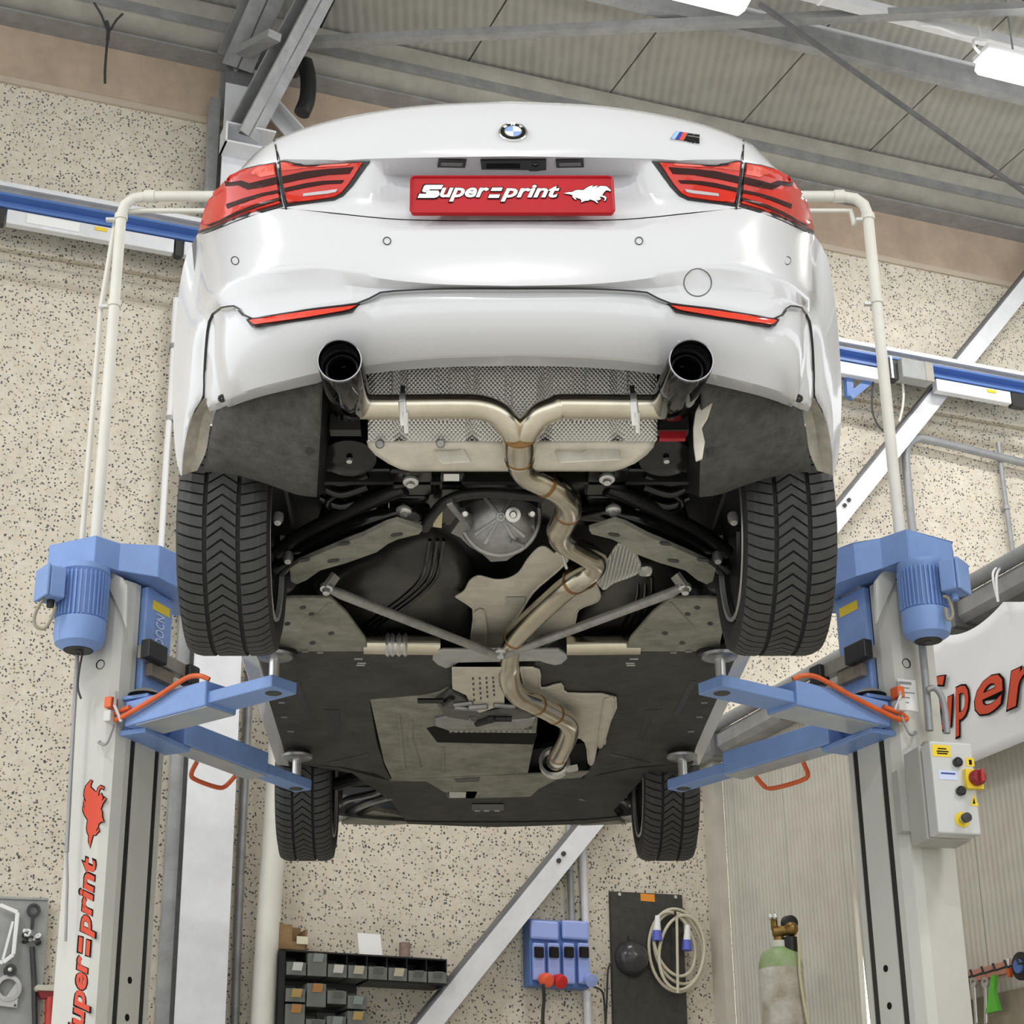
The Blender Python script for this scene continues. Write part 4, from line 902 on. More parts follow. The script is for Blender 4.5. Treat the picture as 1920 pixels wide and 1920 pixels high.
# licence plate
pc = V((0, U(962, 365, y=-1.03).y, U(962, 365, y=-1.03).z)); tilt = math.radians(8)
ez = V((0, -math.sin(tilt), math.cos(tilt)))*-1; ez = V((0, math.sin(tilt), math.cos(tilt))); ex = V((1, 0, 0))
tl_ = U(765, 332, y=-1.02); br_ = U(1160, 399, y=-1.035); wpl = .518; hp_ = (U(962, 332, y=-1.02)-U(962, 399, y=-1.037)).length
b0 = V((-wpl/2, -1.037, U(962, 399, y=-1.037).z)); t0 = V((-wpl/2, -1.02, U(962, 332, y=-1.02).z)); ez = t0-b0; nrm = ex.cross(ez).normalized()
def rrect(o, ex, ey, r, w, h, k=5):
    pts = []
    for cx, cy, a0 in ((w-r, r, -90), (w-r, h-r, 0), (r, h-r, 90), (r, r, 180)):
        for i in range(k+1): a = math.radians(a0+90*i/k); pts.append(o+ex*(cx+r*math.cos(a))+ey*(cy+r*math.sin(a)))
    return pts
eyn = ez.normalized(); hh_ = ez.length
lp = M().prism(rrect(b0, ex, eyn, .01, wpl, hh_), nrm*-.012).build('licence_plate', platem, CAR, smooth=0)
m = M(); a = rrect(b0+nrm*.001, ex, eyn, .01, wpl, hh_); m.tube(a+[a[0]], .0035, 6, cap=False); m.build('raised_rim', platem, lp).location = -V((0,0,0))
def on_plate(px, py): p = UP(px, py, b0, nrm); return p
o1 = on_plate(783, 379); exw = V((on_plate(1050, 379).x-o1.x, 0, 0)); eyw = eyn*(on_plate(900, 349)-on_plate(900, 380)).length
logo_word(o1-exw*.004-eyw*.02, exw*1.008, eyw*1.04, .0012, .0006, 1).build('word_outline', blackm, lp, smooth=0)
logo_word(o1, exw, eyw, .002, .0008).build('word', whitem, lp, smooth=0)
o2 = on_plate(1058, 382); exh = V((on_plate(1147, 382).x-o2.x, 0, 0)); eyh = eyn*(on_plate(1100, 349)-on_plate(1100, 382)).length
horse(o2, exh, eyh, .0012, .0006, 1).build('horse_outline', blackm, lp, smooth=0)
horse(o2, exh, eyh, .002, .0008).build('horse', whitem, lp, smooth=0)
# round emblem
p, n = onbody(962, 249, 962, 249)
if n.dot(CAM-p) < 0: n = -n
n.x = 0; n.normalize(); ex = V((1, 0, 0)); ey = n.cross(ex); rE = .036
em = M().lathe(p, n, [(rE+.002, -.01), (rE+.002, .004), (rE, .0065), (rE-.003, .005), (rE-.003, -.01)], 40).build('round_emblem', chrome, CAR)
def disc(r0, r1, a0, a1, h, name, mt, k=12):
    m = M(); m.lathe(p, n, [(max(r0, .0002), h), (r1, h)], k, math.radians(a0), math.radians(a1), ref=ex); m.f = [f[::-1] for f in m.f]; return m.build(name, mt, em, smooth=0)
disc(.0225, rE-.003, 0, 360, .0045, 'black_ring', glossb, 40)
m = M().lathe(p, n, [(.0215, .003), (.0215, .0058), (.0235, .0058), (.0235, .003)], 36); m.build('inner_rim', chrome, em)
disc(0, .0215, 0, 90, .005, 'white_quarter', whitem); disc(0, .0215, 180, 270, .005, 'white_quarter', whitem)
disc(0, .0215, 90, 180, .005, 'blue_quarter', bluelt); disc(0, .0215, 270, 360, .005, 'blue_quarter', bluelt)
for ch, a in (('B', 135), ('M', 90), ('W', 45)):
    t = math.radians(a); rd = ex*math.cos(t)+ey*math.sin(t); tg = ex*math.sin(t)-ey*math.cos(t); c = p+rd*.0245
    text(ch, c-tg*.0055, tg*.011, rd*.0075, .005, .0008, 0, .03).build('letter', whitem, em, smooth=0)
# striped side badge
def bpt(x, y): return (1230+x*110/1920, 220+y*70/1222)
bd = decal([bpt(*q) for q in ((455,740),(640,480),(1420,590),(1410,900),(1290,880),(1240,800),(1200,855),(1110,850),(1060,770),(1010,820))], 'side_badge', chrome, .001, .002, 1, mirror=False)[0]
for q, mt, nm in (([(480,735),(640,500),(760,515),(610,755)], mat('badge_light_blue', (.35, .5, .85), .2), 'light_blue_stripe'), ([(615,755),(770,515),(870,530),(740,770)], mblue, 'dark_blue_stripe'), ([(745,770),(880,530),(1010,548),(880,790)], mred, 'red_stripe'),
              ([(1020,570),(1190,592),(1222,640),(1258,602),(1405,622),(1402,892),(1290,874),(1280,800),(1215,858),(1105,846),(1075,790),(1010,818),(895,792)], blackm, 'black_letter')):
    s_ = decal([bpt(*a_) for a_ in q], nm, mt, .003, .0015, 1, parent=None, mirror=False)[0]; s_.parent = bd; s_.location = -CAR.location

s_ = decal([bpt(*a_) for a_ in ((1010,640),(1405,700),(1405,735),(1000,668))], 'letter_bar', chrome, .0048, .001, 1, parent=None, mirror=False)[0]; s_.parent = bd; s_.location = -CAR.location
# sides, nose and top of the body
for sgn in (-1, 1):
    rows = []
    Y = [-.36, -.3, -.2, -.1, 0, .1, .2, .3, .36, .41, .6, 1.0, 1.5, 2.0, 2.35, 2.42, 2.47, 2.55, 2.65, 2.75, 2.85, 2.95, 3.05, 3.13, 3.17, 3.23, 3.32]
    for y in Y:
        zb = -.035
        for yc in (0, 2.81):
            if abs(y-yc) < .39: zb = max(zb, .06+math.sqrt(max(0, .39**2-(y-yc)**2))-.0)
        xo = .905 if y < 2.6 else .905-.10*((y-2.6)/.72)**2
        xb = .885
        c = [(xb-.06, zb), (xb-.01, zb+.004), (xb, zb+.03)]+[(xo-(.03 if k == 3 else 0), zb+.03+(.72-zb-.03)*k/4) for k in (1, 2, 3, 4)]
        c[-1] = (xo-.05, c[-1][1])
        rows.append([V((sgn*a, y, H+b)) for a, b in c])
    M().grid(rows if sgn < 0 else [r_[::-1] for r_ in rows]).build('side_panel', paint, CAR, smooth=60)
m = M(); rows = []
for z, yc, hw in ((-.05, 3.36, .80), (-.02, 3.43, .84), (.1, 3.50, .86), (.3, 3.52, .86), (.45, 3.46, .85), (.55, 3.3, .84)):
    rows.append([V((hw*k/10, yc-.24*(abs(k)/10)**3, H+z)) for k in range(-10, 11)])
m.grid(rows).build('front_bumper', paint, CAR, smooth=60)
rows = []
for y, z, w_ in ((3.3, .55, .84), (2.9, .68, .80), (2.1, .80, .78), (1.5, 1.1, .62), (.9, 1.16, .58), (.2, 1.1, .58), (-.4, .92, .7), (-.5, .9, .72)):
    rows.append([V((w_*k/8, y, H+z-.09*(abs(k)/8)**3)) for k in range(-8, 9)])
M().grid(rows).build('bonnet_and_roof', paint, CAR, smooth=60)
for sgn in (-1, 1):
    q = [V((sgn*x, y, H+z)) for x, y, z in ((.84, 2.1, .70), (.62, 1.5, 1.0), (.58, .9, 1.07), (.58, .2, 1.01), (.72, -.5, .82), (.84, -.4, .70))]
    M().prism(q, V((-sgn*.01, 0, 0))).build('side_glass', glossb, CAR, smooth=0)
# arch lips (inner face of the bumper foot)
lip = [[(1527,746,-.62),(1541,772,-.555),(1553,805,-.505),(1560,850,-.45),(1561,891,-.395)], [(1502,748,-.60),(1508,770,-.54),(1511,800,-.49),(1517,845,-.44),(1532,882,-.385)]]
lr = [resample(smoothpath([U(x, y, y=yy) for x, y, yy in l]), 14) for l in lip]
m = M().grid([lr[0], [a.lerp(b, .5)+V((0, .02, .01)) for a, b in zip(*lr)], lr[1]])
lipm = mat('dusty_arch_lip', (.55, .52, .45), .6, var=.35, vscale=25)
m.build('arch_lip', lipm, CAR, smooth=60); m.mir().build('arch_lip', lipm, CAR, smooth=60)

# ------------------------------------------------------------------ underside
def fx(px, py, dep):
    k, v = dep[0], dep[1]
    if k == 'y': return U(px, py, y=v)
    if k == 'z': return U(px, py, z=v)
    s_ = dep[2]; d = ray(px, py)             # z = v + s*y
    t = (v+H+s_*CAM.y-CAM.z)/(d.z-s_*d.y); return CAM+d*t
def slab(poly, dep, name, mt, thick=.012, parent=CAR, mirror=False, bevel=0, smooth=0, label=None):
    pts = [fx(x, y, dep) for x, y in poly]
    m = M().prism(pts, V((0, 0, thick)) if dep[0] != 'y' else V((0, thick, 0)))
    out = [m.build(name, mt, parent, smooth=smooth, bevel=bevel, label=label)]
    if mirror: out.append(m.mir().build(name, mt, parent, smooth=smooth, bevel=bevel, label=label))
    return out
def dome(poly, dep, name, mt, lift=.06, inset=.78, mirror=False, parent=CAR):   # bulged plastic moulding hanging down
    pts = smoothpath([fx(x, y, dep) for x, y in poly]+[fx(*poly[0], dep)], 4)[:-1]; c = sum(pts, V((0,0,0)))/len(pts)
    rings = [[p+V((0, 0, lift*1.2)) for p in pts]]
    for k, h in ((1, 0), (.96, -.5), (.88, -.85), (inset, -1), (.4, -1.05)):
        rings.append([c+(p-c)*k+V((0, 0, h*lift)) for p in pts])
    m = M(); n = len(pts); m.v = [p for r_ in rings for p in r_]
    for i in range(len(rings)-1):
        for k in range(n): j = (k+1) % n; m.f.append([i*n+k, i*n+j, (i+1)*n+j, (i+1)*n+k])
    m.f.append([(len(rings)-1)*n+k for k in range(n)])
    out = [m.build(name, mt, parent, smooth=50)]
    if mirror: out.append(m.mir().build(name, mt, parent, smooth=50))
    return out
def pp(seq): return [U(x, y, z=z) for x, y, z in seq]
M().box(-.8, .8, -.30, 3.3, H+.10, H+.12).build('floor_pan', blackp, CAR, smooth=0)
M().box(-.72, .72, -.78, -.30, H+.33, H+.35).build('boot_floor', blackp, CAR, smooth=0)
m = M(); m.box(-.80, -.79, .45, 2.36, H+.02, H+.6); m.box(.79, .80, .45, 2.36, H+.02, H+.6); m.box(-.63, -.62, -.45, .45, H+.05, H+.6); m.box(.62, .63, -.45, .45, H+.05, H+.6); m.box(-.8, .8, -.32, -.30, H+.05, H+.35); m.build('inner_structure', blackp, CAR, smooth=0)
# heat shield over the silencer bay
def shield():
    ys = [(655, -.72), (700, -.70), (745, -.675), (795, -.63), (828, -.612)]
    up = []
    for py, y in ys: up.append([U(690+(1232-690)*k/36, py, y=y+.012*(1 if k % 9 in (4,) else 0)) for k in range(37)])
    M().grid(up).build('heat_shield', dimple, CAR, smooth=30, solid=.003, label='dimpled aluminium upper heat shield')
    lo = []
    for py, y, x0, x1 in ((826, -.611, 687, 1229), (838, -.60, 691, 1225), (852, -.575, 704, 1212), (868, -.55, 728, 1190), (878, -.53, 750, 1165), (882, -.50, 770, 1150)):
        lo.append([U(x0+(x1-x0)*k/30, py, y=y) for k in range(31)])
    M().grid(lo).build('heat_shield', alub, CAR, smooth=60, solid=.003, label='smooth dusty lower heat shield')
    for x0, x1 in ((818, 846), (945, 962), (1070, 1100), (1170, 1180), (732, 740)):
        r_ = []
        for py, y in ((675, -.71), (745, -.675), (790, -.635)): r_.append([U(x0, py, y=y-.001), U(x0+4, py, y=y-.009), U(x1-4, py, y=y-.009), U(x1, py, y=y-.001)])
        M().grid(r_).build('shield_rib', dimple, CAR, smooth=0)
    for pl in ([(812,845),(850,845),(870,840),(885,866),(830,870),(822,862)], [(1040,845),(1090,848),(1110,832),(1160,832),(1165,862),(1050,868)]):
        slab(pl, ('y', -.598), 'shield_recess', alub, .006, bevel=.003)
    for x, y in ((712, 833), (826, 832), (748, 686), (1208, 686), (1025, 673)):
        p = U(x, y, y=-.72 if y < 700 else -.615); M().lathe(p, V((0, -1, -.4)), [(.001, .008), (.009, .008), (.012, .002), (.012, -.01)], 12).build('shield_stud', alud, CAR)
shield()
# exhaust
ex_ = bpy.data.objects.new('exhaust', None); col.objects.link(ex_); ex_.parent = CAR
for sg in (-1, 1):
    a = U(641, 676, y=-1.075) if sg < 0 else None
    a = V((sg*.4285, -1.075, U(641, 676, y=-1.075).z)); b = V((sg*.418, -.745, U(660, 757, y=-.745).z)); d = (b-a); L_ = d.length; d.normalize()
    r = .0555
    t_ = M().lathe(a, d, [(r*.86, .012), (r*.97, .0), (r, .004), (r, L_*.55), (r*.99, L_-.02), (r*.86, L_), (r*.5, L_+.01), (.01, L_+.01)], 40, ref=(1, 0, 0)).build('exhaust_tip', bchrome, ex_, smooth=40)
    M().lathe(a, d, [(r*.86, .012), (r*.84, .16), (r*.62, .18), (r*.62, L_*.9), (.01, L_*.92)], 32, ref=(1, 0, 0)).build('tip_bore', mat('dark_bore', (.06, .06, .065), .3, metal=.8), ex_, smooth=40)
    M().lathe(a, d, [(r*.87, .008), (r*.93, -.0015), (r*.98, -.001), (r*1.003, .006)], 40, ref=(1, 0, 0)).build('tip_rim', mat('tip_rim', (.35, .35, .36), .1, metal=1), ex_)
    M().lathe(a+d*.07, d, [(r*.62, .012), (r*.66, 0), (r*.74, .002), (r*.8, .012)], 32, ref=(1, 0, 0)).build('inner_ring', mat('dark_ring', (.3, .3, .3), .35, metal=1), ex_)
yb = -.745
lft = [U(668, 763, y=yb), U(740, 763, y=yb), U(860, 762, y=yb), U(905, 765, y=yb), U(936, 778, y=yb+.01), U(956, 800, y=yb+.035), U(966, 822, y=yb+.07), U(971, 845, y=yb+.11)]
M().tube(smoothpath(lft), .0335, 24).build('tail_pipe', pipe, ex_, smooth=60)
rgt = [V((-p.x, p.y, p.z)) for p in lft[:3]]+[U(1046, 765, y=yb), U(1014, 778, y=yb+.01), U(994, 800, y=yb+.035), U(983, 822, y=yb+.07), U(977, 845, y=yb+.11)]
M().tube(smoothpath(rgt), .0335, 24).build('tail_pipe', pipe, ex_, smooth=60)
c0 = U(974, 815, y=yb+.06); c1 = U(974, 860, y=yb+.15)
M().tube([c0, c0.lerp(c1, .5), c1, c1+(c1-c0)*.12], [.046, .045, .038, .0385], 26).build('collector', pipe, ex_, smooth=60)
for c, r in ((c1, .040), (c0, .047)): M().tube([c-(c1-c0)*.02, c+(c1-c0)*.03], r, 26).build('weld_ring', weld, ex_)
seq = [(974,858,.012),(978,876,.006),(992,892,.0),(1018,905,-.004),(1044,918,-.006),(1062,936,-.008),(1066,956,-.008),(1056,980,-.008),(1048,996,-.008),(1056,1014,-.008),(1078,1028,-.008),(1104,1042,-.008),(1116,1052,-.006),(1112,1066,-.004),(1094,1080,-.016),(1060,1104,-.026),(1020,1140,-.03),(985,1174,-.032),(966,1196,-.034),(958,1218,-.04),(954,1250,-.055),(957,1282,-.09),(972,1304,-.105),(1000,1318,-.11),(1034,1336,-.11),(1060,1350,-.11),(1068,1366,-.11),(1062,1388,-.11),(1050,1412,-.11),(1042,1428,-.11)]
main = smoothpath(pp(seq), 5)
M().tube(main, .037, 24).build('main_pipe', pipe, ex_, smooth=60)
def weldat(px, py, r=.0385, w=.006):
    q = min(range(1, len(main)-1), key=lambda i: (lambda v: (v[0]-px)**2+(v[1]-py)**2)(prj(main[i]))); d = (main[q+1]-main[q-1]).normalized(); M().tube([main[q]-d*w, main[q]+d*w], r, 24).build('weld_ring', weld, ex_)
def prj(P):
    d = P-CAM; dep = d.y*math.cos(TH)+d.z*math.sin(TH); up = -d.y*math.sin(TH)+d.z*math.cos(TH); return PX+F*d.x/dep, 960-F*up/dep
for x, y in ((1022, 905), (1063, 962), (1075, 1092), (965, 1197), (1005, 1322), (1040, 1340), (1045, 1415)): weldat(x, y)
q = U(1090, 1082, z=-.004); M().tube([q-V((-.01, .02, 0)), q+V((-.02, .03, 0))], .046, 20).build('pipe_clamp', weld, ex_)
p = U(1040, 1430, z=-.11); M().lathe(p, V((.1, 1, -.1)), [(.05, -.02), (.062, -.02), (.062, .02), (.05, .02), (.05, -.02)], 24).build('front_clamp', zinc, ex_); M().bar(p+V((.04, 0, -.03)), p+V((.09, 0, -.02)), .03, .02).build('clamp_lug', zinc, ex_, smooth=0)
for x in (755, 1186):
    p = U(x, 763, y=yb); p.x = math.copysign(abs(p.x), x-958)
    M().lathe(p, (1, 0, 0), [(.034, -.008), (.037, -.008), (.037, .008), (.034, .008)], 24).build('band_clamp', zinc, ex_)
    M().bar(p+V((0, -.034, -.0)), p+V((0.006, -.01, -.06)), .02, .016).build('clamp_bolt', zinc, ex_, smooth=0, bevel=.003)
    M().cyl(p+V((.008, -.03, -.03)), p+V((.01, .0, -.075)), .008, n=8).build('clamp_screw', zinc, ex_); M().bar(p+V((0, -.03, .01)), p+V((0, .0, .06)), .012, .005).build('clamp_tab', darkm, ex_, smooth=0)
# wheel arch liners (felt): quad strips from bumper edge to the tyre
def liner():
    A = [(402,792,-.52),(410,765,-.60),(438,738,-.68),(500,722,-.76),(560,712,-.80),(606,706,-.84)]
    B = [(392,845,-.44),(400,825,-.52),(440,812,-.58),(500,808,-.64),(560,806,-.68),(602,800,-.72)]
    Cx = [(380,886,-.37),(400,884,-.40),(440,888,-.42),(500,905,-.42),(556,925,-.42),(594,930,-.42)]
    rows = [resample(smoothpath([U(x, y, y=yy) for x, y, yy in r_]), 20) for r_ in (A, B, Cx)]
    rows = [rows[0], [a.lerp(b, .5)+V((0, .0, .006)) for a, b in zip(rows[0], rows[1])], rows[1], [a.lerp(b, .5) for a, b in zip(rows[1], rows[2])], rows[2]]
    m = M().grid(rows)
    m.build('arch_liner', felt, CAR, smooth=60, solid=.004); m.mir().build('arch_liner', felt, CAR, smooth=60, solid=.004)
    I = [U(x, y, y=yy) for x, y, yy in ((606,706,-.84),(602,800,-.72),(594,930,-.42))]
    m = M().grid([I, [p+V((.012, .25, .12)) for p in I]]); m.build('liner_flange', blackp, CAR, smooth=0, solid=.004); m.mir().build('liner_flange', blackp, CAR, smooth=0, solid=.004)
    for x, y, yy, r in ((544,905,-.43,.012),(578,903,-.46,.009),(580,846,-.62,.011)):
        p = U(x, y, y=yy-.005); m = M().cyl(p, p+V((0, .01, .004)), r, n=14); m.build('liner_hole', seal, CAR); m.mir().build('liner_hole', seal, CAR)
    for x, y, yy, r in ((500,728,-.78,.012),(416,747,-.7,.008)):
        p = U(x, y, y=yy-.006); m = M().lathe(p, V((0, -1, -.5)), [(.001, .004), (r, .004), (r*1.4, 0)], 14); m.build('push_clip', seal, CAR); m.mir().build('push_clip', seal, CAR)
liner()
slab([(1300,802),(1304,772),(1316,746),(1320,728),(1340,725),(1336,756),(1327,784),(1316,802),(1322,828),(1317,860),(1305,864),(1301,836)], ('y', -.76), 'side_heat_shield', alub, .01, bevel=.004)
slab([(1238,808),(1288,808),(1286,822),(1236,822)], ('y', -.62), 'red_strap', mat('red_strap', (.4, .01, .02), .5), .02)
slab([(1235,780),(1290,776),(1292,806),(1234,806)], ('y', -.6), 'bay_bracket', darkm, .04, mirror=True)
# wheels with modelled tread
def wheel(x, y, w, r, steer=0):
    sg = 1 if x > 0 else -1
    rt = bpy.data.objects.new('wheel', None); col.objects.link(rt); rt.parent = CAR; rt.location = V((x, y, H))-CAR.location
    c = V((x, y, H)); ax = V((1, 0, 0)); hw = w/2; rr = .232
    tp = [(rr, -hw*.80), (rr+.02, -hw*.98), (r*.86, -hw*1.05), (r*.945, -hw*.98), (r*.978, -hw*.86), (r*.984, -hw*.5), (r*.985, 0), (r*.984, hw*.5), (r*.978, hw*.86), (r*.945, hw*.98), (r*.86, hw*1.05), (rr+.02, hw*.98), (rr, hw*.80), (rr-.004, 0), (rr, -hw*.8)]
    ty = M().lathe(c, ax, tp, 72, ref=(0, 1, 0)).build('tyre', rubberd, rt, smooth=60)
    # raised tread: two shoulder ribs of curved lugs, one chevron rib between two grooves
    m = M(); N_ = 66
    def pt(a, u, h):
        rad = r*(.981-.045*max(0, abs(u)-.72)**1.6/.28**1.6*1.0)+h if abs(u) > .72 else r*.981+h
        return c+V((u*hw, rad*math.cos(a), rad*math.sin(a)))
    st = 2*math.pi/N_; hgt = .010
    def lug(us_, off, fr, da=lambda u: 0):
        for k in range(N_):
            a0 = k*st+off; top = []; bot = []
            for u in us_:
                s_ = da(u); top.append((pt(a0+s_, u, hgt), pt(a0+s_+st*fr, u, hgt))); bot.append((pt(a0+s_, u, -.004), pt(a0+s_+st*fr, u, -.004)))
            n = len(us_); vs = [p for t in top for p in t]+[p for t in bot for p in t]; b = 2*n; fs = []
            for i in range(n-1):
                fs += [[2*i, 2*i+2, 2*i+3, 2*i+1], [2*i, b+2*i, b+2*i+2, 2*i+2], [2*i+1, 2*i+3, b+2*i+3, b+2*i+1]]
            fs += [[0, 1, b+1, b], [2*n-2, b+2*n-2, b+2*n-1, 2*n-1]]
            m.add(vs, fs)
    SG = 1
    cv = lambda u: -st*.5*(abs(u)-.3)**2*1.4*2
    lug((-.985, -.85, -.7, -.5, -.42), 0, .82, cv); lug((.42, .5, .7, .85, .985), 0, .82, cv)
    lug((-.32, -.16, 0), 0, .78, lambda u: st*.9*(abs(u)/.32)*SG); lug((0.0, .16, .32), 0, .78, lambda u: st*.9*(abs(u)/.32)*SG)
    stuff(m.build('tread', rubber, rt, smooth=0))
    M().lathe(c, ax*sg, [(rr-.006, -hw*.9), (rr-.004, -hw*1.0), (rr+.006, -hw*1.02), (rr+.008, -hw*.97)], 56).build('rim_edge', mat('rim_edge', (.42, .42, .41), .4, metal=.5), rt)
    rim = M().lathe(c, ax*sg, [(rr-.002, -hw*.82), (rr+.008, -hw*.84), (rr+.006, -hw*.78), (rr-.03, -hw*.6), (rr-.04, hw*.5), (rr, hw*.82), (rr-.02, hw*.84), (.07, hw*.55), (.001, hw*.55)], 48).build('rim', mat('rim_metal', (.3, .3, .3), .3, metal=.9), rt, smooth=50)
    M().lathe(c, ax*sg, [(.001, -.02), (.165, -.02), (.165, .0), (.001, .0)], 32).build('brake_disc', mat('brake_disc', (.12, .12, .12), .4, metal=.8), rt)
    M().lathe(c, ax*sg, [(.001, -hw*.7), (.05, -hw*.7), (.08, -.03), (.001, -.03)], 20).build('hub', darkm, rt)
for x, y, w_, nm in ((-.795, 0, .252, 0), (.795, 0, .252, 0), (-.772, 2.81, .228, 0), (.772, 2.81, .228, 0)): wheel(x, y, w_, .336)

# rear subframe and suspension
slab([(600,884),(1320,884),(1338,905),(1240,960),(1150,1000),(1090,985),(840,985),(770,1000),(680,960),(585,905)], ('z', .075), 'rear_subframe', glossb, .03, bevel=.008)
for x, y in ((770, 903), (757, 959), (1138, 898), (1150, 957)):
    p = U(x, y, z=.04 if y < 930 else -.005); m = M().lathe(p, V((0, -.25, -1)), [(.001, .016), (.011, .016), (.012, .006), (.022, .004), (.023, -.004), (.001, -.03)], 20); m.build('subframe_bolt', zinc, CAR, smooth=30)
for poly in ([(730,885),(810,885),(815,930),(735,930)], [(700,935),(800,935),(800,985),(712,985)], [(1100,880),(1180,880),(1176,930),(1096,930)], [(1100,935),(1195,935),(1190,985),(1110,985)], [(825,890),(873,890),(870,920),(823,920)]):
    slab(poly, ('z', .05), 'subframe_mount', glossb, .03, bevel=.008)
for x0, x1, y0, y1 in ((832, 861, 889, 902), (925, 972, 894, 905)): slab([(x0,y0),(x1,y0),(x1,y1),(x0,y1)], ('z', .045 if x0 < 900 else .068), 'part_label', whitem, .001)
text('L', U(728, 953, z=.045), U(737, 953, z=.045)-U(728, 953, z=.045), U(728, 943, z=.045)-U(728, 953, z=.045), .0005, .001).build('side_letter', whitem, CAR, smooth=0)
def both(m, nm, mt, **k): m.build(nm, mt, CAR, **k); m.mir().build(nm, mt, CAR, **k)
both(M().tube(smoothpath(pp([(520,1035,.02),(570,1000,.04),(640,965,.05),(720,930,.055),(760,915,.06)])), [.022]*25, 14), 'upper_arm', blackp)
both(M().tube(smoothpath(pp([(525,1065,.0),(570,1030,.01),(650,990,.02),(740,965,.03),(800,960,.05)])), .028, 14), 'lower_arm', glossb)
both(M().tube(pp([(612,1000,.03),(614,985,.06),(640,900,.14)]), [.03, .034, .03], 14), 'damper', glossb)
def coil():
    c = U(652, 920, z=.1); c0 = U(655, 862, z=.07); P = []
    for k in range(61): a = k*2*math.pi/14; P.append(c+V((.058*math.cos(a), .058*math.sin(a)-.06*(k/60)*0, -.06+.16*k/60)))
    both(M().tube(P, .009, 8), 'coil_spring', glossb)
    both(M().lathe(U(655, 862, z=.07), V((0, -.3, -1)), [(.001, .012), (.02, .012), (.05, .004), (.075, -.004), (.08, -.02), (.001, -.04)], 28), 'spring_seat', glossb, smooth=40)
    both(M().lathe(U(655, 862, z=.058), V((0, -.3, -1)), [(.001, .008), (.008, .008), (.01, 0)], 10), 'seat_bolt', zinc)
    for k in range(3): both(M().tube(smoothpath(pp([(600,890+k*22,.08),(640,905+k*22,.06),(690,890+k*22,.07)])), .012, 10), 'spring_turn', glossb)
coil()
cov = [(543,1066),(560,1055),(610,1034),(680,1006),(725,984),(745,978),(792,994),(786,1002),(745,1012),(728,1020),(706,1036),(650,1056),(600,1070),(575,1088),(556,1096),(545,1090)]
slab(cov, ('z', -.045), 'arm_cover', greyp, .016, mirror=True, bevel=.004)
for x, y in ((570, 1051), (625, 1052), (744, 1003), (645, 1020)): slab([(x-12,y+2),(x-8,y-2),(x+8,y-4),(x+12,y-2),(x+8,y+2),(x-8,y+4)], ('z', -.0465), 'cover_slot', seal, .002, mirror=True)
for x, y in ((540, 1048), (521, 975), (518, 1110)): p = U(x, y, z=-.02); both(M().lathe(p, V((0, -.5, -1)), [(.001, .014), (.01, .014), (.016, .0), (.016, -.02)], 12), 'arm_bolt', zinc)
both(M().tube(pp([(545,1092,-.02),(530,1108,-.01),(512,1130,.0)]), .02, 12), 'arm_end', darkm)
# differential
dc = U(938, 968, z=.045)
M().lathe(dc, V((0, -1, -.45)), [(.001, .055), (.03, .053), (.075, .035), (.100, .01), (.112, -.02), (.12, -.022), (.124, -.04), (.11, -.05), (.09, -.2), (.05, -.3)], 36, ref=(1, 0, 0)).build('differential', alud, CAR, smooth=40)
dn = V((0, -1, -.45)).normalized(); ex = V((1, 0, 0)); ey = ex.cross(dn)*-1; fcd = dc+dn*.052
for a in (215, 320, 130, 60, 240, 300):
    t = math.radians(a); q = fcd+(ex*math.cos(t)+ey*math.sin(t))*.09-dn*.03; M().bar(fcd-dn*.002, q+dn*.006, .011, .024, dn).build('casting_rib', alud, CAR, smooth=0, bevel=.002)
M().lathe(fcd, dn, [(.001, .008), (.012, .008), (.016, -.006)], 16).build('casting_boss', alu, CAR)
q = U(962, 965, z=.02); M().lathe(q, dn, [(.001, .016), (.008, .016), (.012, .01), (.022, .008), (.024, -.01)], 18).build('drain_plug', zinc, CAR)
M().tube([fcd+ex*.03-ey*.07, fcd+ex*.07-ey*.085+dn*-.03], .006, 8).build('casting_rim', alud, CAR)
slab([(868,968),(888,985),(905,1002),(960,1004),(1002,985),(1004,1010),(985,1028),(950,1052),(920,1054),(905,1040),(880,1025),(862,1008),(845,1000)], ('z', .01), 'differential_bracket', alud, .03, bevel=.006)
for x, y in ((905, 1008), (972, 1008), (872, 963), (998, 963)): p = U(x, y, z=.0); M().lathe(p, dn, [(.001, .01), (.007, .01), (.011, 0), (.011, -.02)], 10).build('casting_bolt', zinc, CAR)
slab([(836,948),(848,944),(895,1002),(905,1014),(890,1012),(880,1000)], ('z', .005), 'bracket_arm', alud, .02, bevel=.004)
slab([(815,955),(830,955),(828,990),(812,988)], ('z', .02), 'yellowed_clip', mat('yellowed_clip', (.6, .55, .35), .5), .02)
M().tube(smoothpath(pp([(796,990,.01),(815,960,.02),(840,938,.03),(880,926,.035),(940,924,.035),(1020,932,.03)])), .016, 12).build('breather_hose', blackp, CAR)
